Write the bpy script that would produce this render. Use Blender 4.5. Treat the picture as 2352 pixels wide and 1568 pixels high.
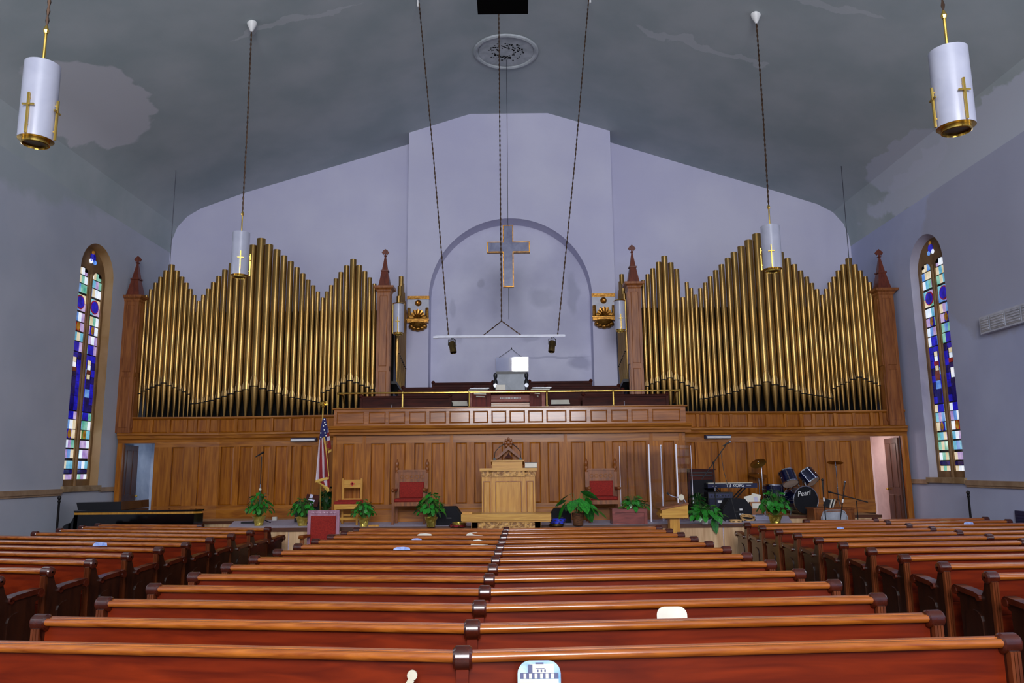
import bpy, bmesh, math, random
from mathutils import Vector, Matrix, Euler
random.seed(7)
for o in list(bpy.data.objects): bpy.data.objects.remove(o, do_unlink=True)
SC = bpy.context.scene
COL = SC.collection

# ------------------------------------------------------------------ camera
F, W, H = 1780.0, 2352, 1568
TH = math.atan((1080 - 784) / F); RHO = 0.0097
CAM = Vector((0.06, 0.0, 1.865))
FW = Vector((0, math.cos(TH), math.sin(TH))); UP = Vector((0, -math.sin(TH), math.cos(TH))); RT = Vector((1, 0, 0))
U2 = UP * math.cos(RHO) + RT * math.sin(RHO); R2 = RT * math.cos(RHO) - UP * math.sin(RHO)
cd = bpy.data.cameras.new('camera'); cam = bpy.data.objects.new('camera', cd); COL.objects.link(cam)
cd.sensor_width = 36; cd.lens = 36 * F / W; cd.clip_end = 200
cam.matrix_world = Matrix(((R2.x, U2.x, -FW.x, CAM.x), (R2.y, U2.y, -FW.y, CAM.y), (R2.z, U2.z, -FW.z, CAM.z), (0, 0, 0, 1)))
SC.camera = cam
def ray(x, y): return FW * F + R2 * (x - 1176) + U2 * (784 - y)
def PY(x, y, Y): d = ray(x, y); return CAM + d * ((Y - CAM.y) / d.y)
def PX(x, y, X): d = ray(x, y); return CAM + d * ((X - CAM.x) / d.x)
def PZ(x, y, Z): d = ray(x, y); return CAM + d * ((Z - CAM.z) / d.z)
def PD(x, y, depth): return CAM + ray(x, y) * (depth / F)

# ------------------------------------------------------------------ world, lights, exposure
SC.view_settings.view_transform = 'Standard'; SC.view_settings.look = 'None'
SC.view_settings.exposure = -0.15; SC.view_settings.gamma = 1.0
SC.view_settings.use_curve_mapping = False
wd = bpy.data.worlds.new('world'); SC.world = wd; wd.use_nodes = True
wd.node_tree.nodes['Background'].inputs[0].default_value = (0.55, 0.65, 0.9, 1)
wd.node_tree.nodes['Background'].inputs[1].default_value = 0.05
def area(name, loc, rot, sx, sy, power, color):
    l = bpy.data.lights.new(name, 'AREA'); l.shape = 'RECTANGLE'; l.size = sx; l.size_y = sy
    l.energy = power; l.color = color
    o = bpy.data.objects.new(name, l); COL.objects.link(o); o.location = loc; o.rotation_euler = rot
    return o
# daylight through the tall gallery window in the rear wall and through the side windows of the nave
area('daylight_rear_window', (0.6, -6.6, 7.2), (math.radians(88), 0, 0), 6.4, 6.2, 2500, (0.95, 0.95, 1.0))
for yy, pw in ((12.1, 32), (6.9, 12), (1.7, 12)):
    area('daylight_side_window', (-9.35, yy, 4.4), (math.radians(90), 0, math.radians(-90)), 1.3, 4.6, pw, (0.86, 0.92, 1.0))
    area('daylight_side_window', (9.42, yy, 4.4), (math.radians(90), 0, math.radians(90)), 1.3, 4.6, pw, (0.80, 0.86, 1.0))

# ------------------------------------------------------------------ helpers
def lin(r, g, b):
    f = lambda c: (c / 12.92) if c <= 0.04045 else ((c + 0.055) / 1.055) ** 2.4
    return (f(r / 255), f(g / 255), f(b / 255), 1)
MATS = {}
def nmat(name):
    m = bpy.data.materials.new(name); m.use_nodes = True; MATS[name] = m
    return m, m.node_tree.nodes, m.node_tree.links, m.node_tree.nodes['Principled BSDF']
def mat(name, c1, c2=None, rough=0.5, metal=0.0, scale=(4, 4, 4), bump=0.0, coat=0.0, detail=5, rand=0.0, lo=0.35, hi=0.65, coord='Object', spec=0.5, bscale=None, emit=0):
    m, N, L, b = nmat(name)
    b.inputs['Roughness'].default_value = rough; b.inputs['Metallic'].default_value = metal
    b.inputs['Coat Weight'].default_value = coat; b.inputs['Coat Roughness'].default_value = 0.12
    b.inputs['Specular IOR Level'].default_value = spec
    if c2 is None: c2 = tuple(min(255, c * 1.12) for c in c1)
    tc = N.new('ShaderNodeTexCoord'); mp = N.new('ShaderNodeMapping'); nz = N.new('ShaderNodeTexNoise'); cr = N.new('ShaderNodeValToRGB')
    mp.inputs['Scale'].default_value = scale; nz.inputs['Scale'].default_value = 1.0; nz.inputs['Detail'].default_value = detail
    nz.inputs['Distortion'].default_value = 0.6
    L.new(tc.outputs[coord], mp.inputs[0]); L.new(mp.outputs[0], nz.inputs['Vector']); L.new(nz.outputs[0], cr.inputs[0])
    cr.color_ramp.elements[0].position = lo; cr.color_ramp.elements[0].color = lin(*c1)
    cr.color_ramp.elements[1].position = hi; cr.color_ramp.elements[1].color = lin(*c2)
    out = cr.outputs[0]
    if rand:
        oi = N.new('ShaderNodeObjectInfo'); mr = N.new('ShaderNodeMapRange'); hs = N.new('ShaderNodeHueSaturation')
        mr.inputs[3].default_value = 1 - rand; mr.inputs[4].default_value = 1 + rand
        L.new(oi.outputs['Random'], mr.inputs[0]); L.new(mr.outputs[0], hs.inputs['Value']); L.new(out, hs.inputs['Color']); out = hs.outputs[0]
    L.new(out, b.inputs['Base Color'])
    if emit:
        L.new(out, b.inputs['Emission Color']); b.inputs['Emission Strength'].default_value = emit
    if bump:
        bp = N.new('ShaderNodeBump'); bp.inputs['Strength'].default_value = bump; bp.inputs['Distance'].default_value = 0.02
        src = nz
        if bscale:
            src = N.new('ShaderNodeTexNoise'); src.inputs['Scale'].default_value = bscale; src.inputs['Detail'].default_value = 3; L.new(tc.outputs[coord], src.inputs['Vector'])
        L.new(src.outputs[0], bp.inputs['Height']); L.new(bp.outputs[0], b.inputs['Normal'])
    return m
# woods
mat('oak_panel', (132, 69, 9), (172, 103, 22), 0.42, scale=(20, 20, 1.3), bump=0.03, coat=0.06, rand=0.10, spec=0.3)
mat('oak_stile', (138, 75, 11), (178, 109, 28), 0.42, scale=(20, 20, 1.3), bump=0.03, coat=0.06, rand=0.08, spec=0.3)
mat('oak_rail', (136, 75, 11), (176, 109, 28), 0.38, scale=(1.3, 18, 18), bump=0.03, coat=0.15, rand=0.06)
mat('oak_gloss', (132, 74, 22), (170, 104, 46), 0.3, scale=(1.6, 14, 18), bump=0.04, coat=0.55, rand=0.06)
mat('oak_dark', (62, 30, 8), (88, 48, 16), 0.4, scale=(20, 20, 2), coat=0.15)
mat('pew_back', (88, 20, 2), (134, 42, 7), 0.42, scale=(1.1, 9, 14), bump=0.03, coat=0.15, spec=0.3, rand=0.08, lo=0.3, hi=0.72)
mat('pew_rail', (146, 70, 16), (188, 106, 34), 0.24, scale=(1.5, 30, 30), coat=1.0, rand=0.05)
mat('pew_cap', (58, 18, 8), (84, 30, 14), 0.25, scale=(8, 8, 8), coat=0.7)
mat('pew_stile_lit', (84, 36, 14), (116, 56, 24), 0.35, scale=(14, 14, 2), coat=0.4)  # lighter copy of the end wood, for its lit back edge
mat('pew_end', (34, 13, 6), (52, 22, 9), 0.3, scale=(14, 14, 2), coat=0.5)  # wood darkened in colour for how little light reaches the ends
mat('pew_seat', (96, 36, 12), (130, 56, 20), 0.35, scale=(1.5, 14, 14), coat=0.3)
mat('choir_wood', (52, 16, 10), (78, 28, 16), 0.6, scale=(2, 16, 16), spec=0.2)
mat('mahogany', (84, 20, 12), (116, 34, 20), 0.55, scale=(14, 14, 2), spec=0.25)
mat('console_pink', (150, 88, 78), (178, 116, 104), 0.55, scale=(3, 10, 10), spec=0.3)
mat('oak_light', (190, 128, 34), (214, 156, 56), 0.4, scale=(26, 26, 2.2), bump=0.04, coat=0.2)
mat('oak_light_rail', (194, 136, 42), (218, 164, 64), 0.4, scale=(2.2, 26, 26), bump=0.04, coat=0.2)
mat('oak_carved', (138, 90, 34), (222, 170, 92), 0.45, scale=(16, 16, 16), bump=0.9, lo=0.4, hi=0.6)
mat('plywood', (188, 146, 104), (222, 186, 144), 0.55, scale=(9, 9, 0.9), rand=0.05)
mat('post_wood', (124, 66, 26), (164, 100, 48), 0.42, scale=(20, 20, 1.6), coat=0.1)
mat('spire_wood', (92, 38, 22), (120, 54, 30), 0.42, scale=(20, 20, 3), coat=0.1)
mat('door_wood', (60, 30, 16), (92, 50, 28), 0.38, scale=(20, 20, 2), coat=0.2)
mat('throne_wood', (112, 56, 14), (150, 84, 28), 0.42, scale=(20, 20, 3), coat=0.1)
mat('wood_lilac_sheen', (150, 104, 122), (184, 140, 158), 0.3, scale=(16, 16, 3), coat=0.6)  # lilac sheen on the chair frame, put into the base colour
mat('maroon_box', (110, 44, 40), (146, 68, 60), 0.35, scale=(3, 14, 14), coat=0.3)
# fabrics / floor
mat('red_velvet', (128, 20, 12), (158, 34, 20), 0.85, scale=(40, 40, 40), bump=0.1)
mat('carpet_grey', (186, 176, 194), (210, 200, 218), 0.95, scale=(30, 30, 30), bump=0.2)
mat('carpet_beige', (172, 132, 88), (196, 156, 108), 0.95, scale=(30, 30, 30), bump=0.2)
mat('trim_brown', (70, 36, 20), (98, 54, 32), 0.4, scale=(2, 14, 14), coat=0.3)
mat('floor_boards', (36, 24, 20), (52, 34, 28), 0.55, scale=(10, 1.2, 10))
# metals & misc
mat('gold_pipe', (146, 112, 58), (178, 144, 86), 0.3, 0.85, scale=(9, 9, 1.2), rand=0.09)
mat('gold_lip', (150, 120, 74), (176, 144, 94), 0.42, 0.6, scale=(8, 8, 8))
mat('gold_leaf', (120, 78, 28), (190, 138, 62), 0.34, 0.8, scale=(18, 18, 18))
mat('brass', (206, 166, 74), (226, 190, 100), 0.2, 0.95)
mat('bronze', (74, 58, 30), (104, 84, 46), 0.35, 0.8)
mat('chrome', (200, 204, 212), (224, 228, 234), 0.15, 1.0)
mat('black_metal', (14, 14, 18), (24, 24, 28), 0.4)
mat('chain', (66, 48, 38), (96, 72, 54), 0.45, 0.6)
mat('wire', (70, 72, 84), (92, 94, 104), 0.5, 0.4)
mat('black_lacquer', (3, 3, 5), (6, 6, 9), 0.08, coat=0.8)
mat('black_cloth', (5, 6, 14), (12, 13, 24), 0.85, scale=(60, 60, 60))
mat('medallion', (172, 180, 184), (196, 202, 206), 0.8)
mat('speaker_black', (1, 1, 2), (3, 3, 4), 0.9, spec=0.1)
mat('black_void', (2, 2, 3), (4, 4, 5), 0.9)  # near-black that stands in for shade in holes and behind the pipes
mat('amp_grille', (14, 18, 44), (26, 30, 62), 0.7, scale=(80, 80, 80))
mat('lamp_white', (172, 174, 192), (182, 184, 200), 0.28, coat=0.4)
mat('white_plastic', (226, 226, 224), (240, 240, 238), 0.4)
mat('paper', (228, 222, 204), (244, 240, 226), 0.7, scale=(3, 3, 3))
mat('paper_lilac', (196, 194, 222), (214, 212, 236), 0.6)
mat('paper_blue', (120, 150, 226), (190, 206, 246), 0.5, scale=(12, 12, 12))
mat('cardboard', (158, 104, 66), (178, 124, 82), 0.8)
mat('leaf', (12, 92, 20), (52, 152, 44), 0.35, scale=(9, 9, 9), rand=0.28, coat=0.2)
mat('leaf_dark', (6, 48, 16), (18, 84, 26), 0.4, scale=(9, 9, 9), rand=0.25)
mat('stem', (48, 92, 30), (74, 116, 40), 0.6)
mat('soil', (40, 28, 20), (60, 44, 30), 0.95, scale=(40, 40, 40))
mat('foil', (186, 160, 60), (226, 206, 106), 0.28, 0.8, scale=(14, 14, 14), bump=0.8)
mat('basket', (70, 40, 20), (118, 74, 40), 0.8, scale=(10, 10, 60), bump=0.5)
mat('flag_red', (128, 22, 26), (146, 30, 34), 0.75)
mat('flag_white', (206, 190, 200), (222, 208, 216), 0.75)
mat('flag_blue', (24, 22, 84), (34, 32, 100), 0.75)
mat('fringe', (206, 160, 66), (226, 184, 90), 0.7, scale=(120, 120, 4))
mat('drum_blue', (10, 14, 44), (20, 26, 66), 0.12, coat=0.8, metal=0.3)
mat('drum_head', (196, 168, 146), (216, 190, 168), 0.5)
mat('cymbal', (120, 88, 36), (160, 122, 56), 0.3, 0.85)
mat('mute_white', (150, 156, 168), (196, 200, 210), 0.3, 0.2)
mat('tambourine', (198, 152, 92), (226, 182, 120), 0.45)
mat('louver', (188, 190, 204), (206, 208, 220), 0.45)
mat('dark_vent', (34, 38, 70), (48, 52, 88), 0.5)
mat('iron', (26, 24, 26), (44, 40, 40), 0.45, 0.4)
mat('rail_paint', (150, 122, 96), (172, 144, 116), 0.5)
mat('reveal_ochre', (150, 112, 62), (184, 150, 108), 0.7, scale=(1.2, 1.2, 0.7))
mat('reveal_pale', (168, 164, 184), (196, 192, 208), 0.6, scale=(1.2, 1.2, 0.9))
mat('mullion', (116, 84, 48), (146, 110, 68), 0.65, scale=(3, 3, 3))
mat('sill', (140, 112, 72), (176, 152, 118), 0.5)
mat('lead', (8, 8, 20), (14, 14, 30), 0.5)
mat('tube_light', (236, 236, 240), (244, 244, 248), 0.3)
mat('pink_plaster', (216, 196, 196), (228, 208, 208), 0.8)
mat('blue_plaster', (170, 180, 200), (190, 198, 214), 0.8)
mat('sky_print', (96, 168, 226), (206, 228, 246), 0.5, scale=(6, 6, 6))
mat('roof_print', (84, 90, 128), (112, 116, 150), 0.5)
mat('cross_glass', (88, 92, 128), (116, 120, 152), 0.3, scale=(6, 6, 6), coat=0.5)
mat('bright_red', (190, 24, 22), (206, 34, 30), 0.5)
mat('tamb_blue', (30, 40, 190), (60, 80, 214), 0.3)
mat('tamb_green', (60, 130, 60), (100, 160, 70), 0.4)
mat('grille_black', (10, 10, 12), (18, 18, 20), 0.8, scale=(90, 90, 90))
mat('floor_shade', (46, 42, 44), (60, 54, 54), 0.8)
mat('mirror', (230, 232, 240), (236, 238, 244), 0.03, 1.0)
mat('grey_panel', (96, 108, 122), (120, 130, 144), 0.35)
mat('ivory', (214, 206, 180), (228, 222, 200), 0.35)
# acrylic
m, N, L, b = nmat('acrylic')
b.inputs['Base Color'].default_value = (0.9, 0.92, 1, 1); b.inputs['Transmission Weight'].default_value = 1; b.inputs['Roughness'].default_value = 0.02; b.inputs['IOR'].default_value = 1.25
m, N, L, b = nmat('acrylic_edge')
b.inputs['Base Color'].default_value = (0.86, 0.84, 0.96, 1); b.inputs['Roughness'].default_value = 0.25
# stained glass: backlit by the day outside
def glass(name, c1, c2, s):
    m, N, L, b = nmat('glass_' + name)
    tc = N.new('ShaderNodeTexCoord'); nz = N.new('ShaderNodeTexNoise'); nz.inputs['Scale'].default_value = 5; nz.inputs['Detail'].default_value = 3
    cr = N.new('ShaderNodeValToRGB'); cr.color_ramp.elements[0].position = 0.3; cr.color_ramp.elements[1].position = 0.7
    cr.color_ramp.elements[0].color = lin(*c1); cr.color_ramp.elements[1].color = lin(*c2)
    L.new(tc.outputs['Object'], nz.inputs['Vector']); L.new(nz.outputs[0], cr.inputs[0])
    L.new(cr.outputs[0], b.inputs['Base Color']); L.new(cr.outputs[0], b.inputs['Emission Color'])
    b.inputs['Emission Strength'].default_value = s; b.inputs['Roughness'].default_value = 0.2
glass('white', (196, 214, 232), (236, 236, 240), 1.0); glass('cyan', (70, 160, 200), (150, 214, 232), 0.75); glass('mint', (70, 170, 150), (170, 220, 200), 0.7)
glass('lilac', (150, 120, 190), (210, 190, 226), 0.75); glass('cream', (206, 190, 150), (240, 226, 200), 0.8); glass('sky', (60, 110, 200), (130, 180, 236), 0.75)
glass('blue', (8, 8, 120), (30, 30, 210), 0.7); glass('navy', (4, 4, 50), (14, 14, 120), 0.5); glass('amber', (96, 60, 14), (190, 136, 50), 0.6); glass('red', (110, 14, 20), (170, 30, 40), 0.6)
glass('green', (30, 96, 50), (80, 150, 80), 0.6); glass('brown', (70, 26, 20), (120, 56, 40), 0.6); glass('day', (214, 226, 240), (240, 244, 250), 1.0)

# plaster with stains and repaint patches (patches have their own shape on the wall)
def plaster(name, base, base2, patches=(), scale=0.5, bump=0.06, rough=0.85, soft=0.03):
    m, N, L, b = nmat(name); b.inputs['Roughness'].default_value = rough; b.inputs['Specular IOR Level'].default_value = 0.25
    tc = N.new('ShaderNodeTexCoord'); co = tc.outputs['Object']
    n1 = N.new('ShaderNodeTexNoise'); n1.inputs['Scale'].default_value = scale; n1.inputs['Detail'].default_value = 6; L.new(co, n1.inputs['Vector'])
    cr = N.new('ShaderNodeValToRGB'); cr.color_ramp.elements[0].position = 0.35; cr.color_ramp.elements[1].position = 0.65
    cr.color_ramp.elements[0].color = lin(*base); cr.color_ramp.elements[1].color = lin(*base2); L.new(n1.outputs[0], cr.inputs[0])
    out = cr.outputs[0]
    n2 = N.new('ShaderNodeTexNoise'); n2.inputs['Scale'].default_value = 1.6; n2.inputs['Detail'].default_value = 7; L.new(co, n2.inputs['Vector'])
    sub = N.new('ShaderNodeVectorMath'); sub.operation = 'SUBTRACT'; sub.inputs[1].default_value = (0.5, 0.5, 0.5); L.new(n2.outputs['Color'], sub.inputs[0])
    for (cen, rad, colr, wob, amt) in patches:
        sc = N.new('ShaderNodeVectorMath'); sc.operation = 'SCALE'; sc.inputs['Scale'].default_value = wob; L.new(sub.outputs[0], sc.inputs[0])
        ad = N.new('ShaderNodeVectorMath'); ad.operation = 'ADD'; L.new(co, ad.inputs[0]); L.new(sc.outputs[0], ad.inputs[1])
        s2 = N.new('ShaderNodeVectorMath'); s2.operation = 'SUBTRACT'; s2.inputs[1].default_value = cen; L.new(ad.outputs[0], s2.inputs[0])
        dv = N.new('ShaderNodeVectorMath'); dv.operation = 'DIVIDE'; dv.inputs[1].default_value = rad; L.new(s2.outputs[0], dv.inputs[0])
        ln = N.new('ShaderNodeVectorMath'); ln.operation = 'LENGTH'; L.new(dv.outputs[0], ln.inputs[0])
        mr = N.new('ShaderNodeMapRange'); mr.inputs[1].default_value = 1 - soft; mr.inputs[2].default_value = 1 + soft; mr.inputs[3].default_value = amt; mr.inputs[4].default_value = 0; L.new(ln.outputs['Value'], mr.inputs[0])
        mx = N.new('ShaderNodeMix'); mx.data_type = 'RGBA'; L.new(mr.outputs[0], mx.inputs[0]); L.new(out, mx.inputs[6]); mx.inputs[7].default_value = lin(*colr); out = mx.outputs[2]
    L.new(out, b.inputs['Base Color'])
    bp = N.new('ShaderNodeBump'); bp.inputs['Strength'].default_value = bump; L.new(n1.outputs[0], bp.inputs['Height']); L.new(bp.outputs[0], b.inputs['Normal'])
    return m

class MB:
    def __init__(s): s.v = []; s.f = []
    def add(s, vs, fs):
        n = len(s.v); s.v += [Vector(v) for v in vs]; s.f += [tuple(i + n for i in f) for f in fs]; return s
    def hexa(s, c8):
        return s.add(c8, [(0, 3, 2, 1), (4, 5, 6, 7), (0, 1, 5, 4), (1, 2, 6, 5), (2, 3, 7, 6), (3, 0, 4, 7)])
    def box(s, x0, x1, y0, y1, z0, z1, M=None):
        c = [Vector(p) for p in ((x0, y0, z0), (x1, y0, z0), (x1, y1, z0), (x0, y1, z0), (x0, y0, z1), (x1, y0, z1), (x1, y1, z1), (x0, y1, z1))]
        return s.hexa([M @ p for p in c] if M else c)
    def board(s, x0, x1, y0, y1, z0, z1, ch, M=None):
        # box whose front (y0) edges are chamfered by ch
        c = [(x0, y1, z0), (x1, y1, z0), (x1, y1, z1), (x0, y1, z1), (x0, y0 + ch, z0), (x1, y0 + ch, z0), (x1, y0 + ch, z1), (x0, y0 + ch, z1),
             (x0 + ch, y0, z0 + ch), (x1 - ch, y0, z0 + ch), (x1 - ch, y0, z1 - ch), (x0 + ch, y0, z1 - ch)]
        c = [Vector(p) for p in c]
        if M: c = [M @ p for p in c]
        fs = [(0, 3, 2, 1)[::-1]]
        for i in range(4):
            j = (i + 1) % 4; fs += [(i, j, 4 + j, 4 + i), (4 + i, 4 + j, 8 + j, 8 + i)]
        fs.append((8, 9, 10, 11)); return s.add(c, fs)
    def prism(s, poly, fn, a, b):
        n = len(poly); vs = [fn(p[0], p[1], a) for p in poly] + [fn(p[0], p[1], b) for p in poly]
        fs = [tuple(range(n))[::-1], tuple(range(n, 2 * n))] + [(i, (i + 1) % n, n + (i + 1) % n, n + i) for i in range(n)]
        return s.add(vs, fs)
    def tube(s, pts, r, n=8, cap=True):
        pts = [Vector(p) for p in pts]; rr = r if isinstance(r, (list, tuple)) else [r] * len(pts)
        vs = []; fs = []; prev = None
        for i, p in enumerate(pts):
            t = (pts[min(i + 1, len(pts) - 1)] - pts[max(i - 1, 0)]).normalized()
            if prev is None: a = t.orthogonal().normalized()
            else:
                a = prev - t * prev.dot(t)
                a = a.normalized() if a.length > 1e-6 else t.orthogonal().normalized()
            prev = a; bb = t.cross(a)
            for k in range(n):
                an = 2 * math.pi * k / n; vs.append(p + (a * math.cos(an) + bb * math.sin(an)) * rr[i])
        for i in range(len(pts) - 1):
            for k in range(n):
                k2 = (k + 1) % n; fs.append((i * n + k, i * n + k2, (i + 1) * n + k2, (i + 1) * n + k))
        if cap: fs += [tuple(range(n))[::-1], tuple(range((len(pts) - 1) * n, len(pts) * n))]
        return s.add(vs, fs)
    def lathe(s, prof, M=None, n=16, cap=True, a0=0, a1=2 * math.pi):
        full = abs(a1 - a0) > 6.28; m = n if full else n + 1; vs = []; fs = []
        for (r, z) in prof:
            for k in range(m):
                an = a0 + (a1 - a0) * k / n; v = Vector((r * math.cos(an), r * math.sin(an), z)); vs.append(M @ v if M else v)
        for i in range(len(prof) - 1):
            for k in range(n):
                k2 = (k + 1) % m; fs.append((i * m + k, i * m + k2, (i + 1) * m + k2, (i + 1) * m + k))
        if cap:
            if prof[0][0] > 1e-5: fs.append(tuple(range(m))[::-1])
            if prof[-1][0] > 1e-5: fs.append(tuple(range((len(prof) - 1) * m, len(prof) * m)))
        return s.add(vs, fs)
    def ball(s, c, r, n=10, sc=(1, 1, 1)):
        k = 6; prof = [(r * math.sin(math.pi * i / k), -r * math.cos(math.pi * i / k)) for i in range(k + 1)]
        prof[0] = (1e-4 * r, -r); prof[-1] = (1e-4 * r, r)
        return s.lathe(prof, Matrix.Translation(c) @ Matrix.Diagonal((*sc, 1)), n, cap=False)
    def build(s, name, material, parent=None, base=None, smooth=0.6):
        me = bpy.data.meshes.new(name)
        off = Vector(base) if base is not None else (parent.matrix_world.translation if (parent and parent.parent is None and 'abs' in parent) else Vector((0, 0, 0)))
        me.from_pydata([v - off for v in s.v], [], s.f)
        bm = bmesh.new(); bm.from_mesh(me)
        bmesh.ops.remove_doubles(bm, verts=bm.verts, dist=1e-6)
        bmesh.ops.recalc_face_normals(bm, faces=bm.faces); bm.to_mesh(me); bm.free()
        me.materials.append(MATS[material] if isinstance(material, str) else material)
        if smooth:
            me.polygons.foreach_set('use_smooth', [True] * len(me.polygons)); me.set_sharp_from_angle(angle=smooth)
        o = bpy.data.objects.new(name, me); COL.objects.link(o)
        if parent: o.parent = parent
        elif base is not None: o.location = base
        return o
def tag(o, label=None, cat=None, group=None, kind=None):
    if label: o['label'] = label
    if cat: o['category'] = cat
    if group: o['group'] = group
    if kind: o['kind'] = kind
    return o
ROOTS = {}
def thing(name, label, cat, loc=(0, 0, 0), group=None, rz=0, kind=None):
    o = bpy.data.objects.new(name, None); COL.objects.link(o); o.empty_display_size = 0.2
    o.location = loc; o.rotation_euler = (0, 0, rz); tag(o, label, cat, group, kind)
    return o
def W(mb, name, material, t, smooth=0.6):
    # parts given in world coordinates under an unrotated thing t
    return mb.build(name, material, None, None, smooth) if t is None else _w(mb, name, material, t, smooth)
def _w(mb, name, material, t, smooth):
    off = Vector(t.location); p = t.parent
    while p: off = off + Vector(p.location); p = p.parent
    for i, v in enumerate(mb.v): mb.v[i] = v - off
    return mb.build(name, material, t, Vector((0, 0, 0)), smooth)
def solo(mb, name, material, label, cat, base, group=None, smooth=0.6):
    o = mb.build(name, material, None, base, smooth); return tag(o, label, cat, group)
def struct(mb, name, material, smooth=0.6):
    o = mb.build(name, material, None, None, smooth); o['kind'] = 'structure'; return o
def copy_tree(o, parent=None):
    c = o.copy(); COL.objects.link(c); c.parent = parent
    for ch in o.children: copy_tree(ch, c)
    return c
def T(x, y, z): return Matrix.Translation((x, y, z))
def RZ(a): return Matrix.Rotation(a, 4, 'Z')
def RX(a): return Matrix.Rotation(a, 4, 'X')
def RY(a): return Matrix.Rotation(a, 4, 'Y')
def text_mesh(txt, size, extr, M, name, material, parent, shear=0, font_scale_x=1):
    cu = bpy.data.curves.new('t', 'FONT'); cu.body = txt; cu.size = size; cu.extrude = extr; cu.align_x = 'CENTER'; cu.align_y = 'CENTER'; cu.shear = shear
    to = bpy.data.objects.new('t', cu); COL.objects.link(to); bpy.context.view_layer.update()
    me = bpy.data.meshes.new_from_object(to.evaluated_get(bpy.context.evaluated_depsgraph_get()))
    bpy.data.objects.remove(to); me.transform(M @ Matrix.Diagonal((font_scale_x, 1, 1, 1))); me.materials.clear(); me.materials.append(MATS[material])
    o = bpy.data.objects.new(name, me); COL.objects.link(o); o.parent = parent; return o
ORD = ['front', 'second', 'third', 'fourth', 'fifth', 'sixth', 'seventh', 'eighth', 'ninth', 'tenth', 'eleventh', 'twelfth', 'thirteenth']
# ------------------------------------------------------------------ room shell
XL, XR, YB, YP, YR = -9.55, 9.62, 21.1, 20.4, -7.0
ZS = 0.79
CP = [(XL, 8.0), (-9.52, 8.35), (-9.38, 8.75), (-9.12, 9.06), (-8.75, 9.29), (-7.55, 9.74), (-2.87, 11.16), (-1.05, 11.74), (1.12, 11.74), (2.95, 11.16), (7.5, 9.68), (8.78, 9.24), (9.2, 9.0), (9.47, 8.66), (9.59, 8.3), (XR, 8.0)]
def ceil_z(x):
    for (a, za), (b, zb) in zip(CP, CP[1:]):
        if a <= x <= b: return za + (zb - za) * (x - a) / max(1e-6, b - a)
    return 8.0
plaster('ceiling_paint', (166, 178, 180), (184, 192, 194),
        patches=[((-8.55, 15.0, 9.3), (1.0, 1.8, 1.0), (214, 214, 220), 1.0, 0.8), ((9.85, 13.5, 8.5), (0.62, 7, 0.75), (208, 212, 226), 0.7, 0.8), ((9.3, 17.2, 8.9), (0.5, 1.6, 0.6), (206, 210, 224), 0.7, 0.7), ((4.2, 15.3, 10.8), (1.6, 0.12, 0.8), (224, 226, 230), 0.9, 0.35), ((-4.3, 14.2, 10.8), (1.5, 0.1, 0.8), (224, 226, 230), 0.9, 0.35), ((5.6, 13.0, 10.3), (1.4, 0.1, 0.8), (224, 226, 230), 0.9, 0.3)], scale=0.7)
plaster('end_wall_paint', (204, 203, 230), (218, 217, 238), scale=0.45)
plaster('niche_paint', (196, 196, 220), (216, 216, 236), scale=0.9, soft=0.28,
        patches=[((1.95, 21, 4.75), (0.3, 1, 0.19), (136, 138, 168), 0.5, 0.48), ((1.2, 21, 4.9), (0.9, 1, 0.03), (140, 142, 172), 0.15, 0.42), ((0.9, 21, 6.6), (0.34, 1, 0.30), (146, 150, 172), 0.7, 0.30), ((1.75, 21, 6.7), (0.16, 1, 0.54), (142, 146, 170), 0.5, 0.36), ((-0.75, 21, 7.0), (0.1, 1, 0.13), (144, 146, 168), 0.3, 0.36), ((-1.6, 21, 6.3), (0.07, 1, 0.24), (146, 148, 172), 0.3, 0.30), ((0.55, 21, 5.45), (0.25, 1, 0.12), (150, 152, 176), 0.6, 0.36), ((-1.35, 21, 5.5), (0.08, 1, 0.21), (152, 154, 178), 0.4, 0.30)])
plaster('wall_left_paint', (178, 184, 198), (192, 196, 208), patches=[((XL, 8.0, 10.2), (1, 13.5, 3.2), (168, 178, 182), 0.8, 0.85)], scale=0.6)
plaster('wall_right_paint', (178, 184, 214), (192, 198, 226), patches=[((XR, 14.5, 6.6), (1, 3.0, 2.2), (176, 176, 190), 0.9, 0.6)], scale=0.6)  # bluish cast of the light on this wall, put into its paint
mb = MB(); mb.box(XL, XR, YR, YB, -0.1, 0); struct(mb, 'floor', 'floor_boards')
mb = MB()
for (a, za), (b, zb) in zip(CP, CP[1:]):
    mb.add([(a, YR, za), (b, YR, zb), (b, YB, zb), (a, YB, za)], [(0, 1, 2, 3)])
ceiling = struct(mb, 'ceiling', 'ceiling_paint', smooth=0.35)
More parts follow.
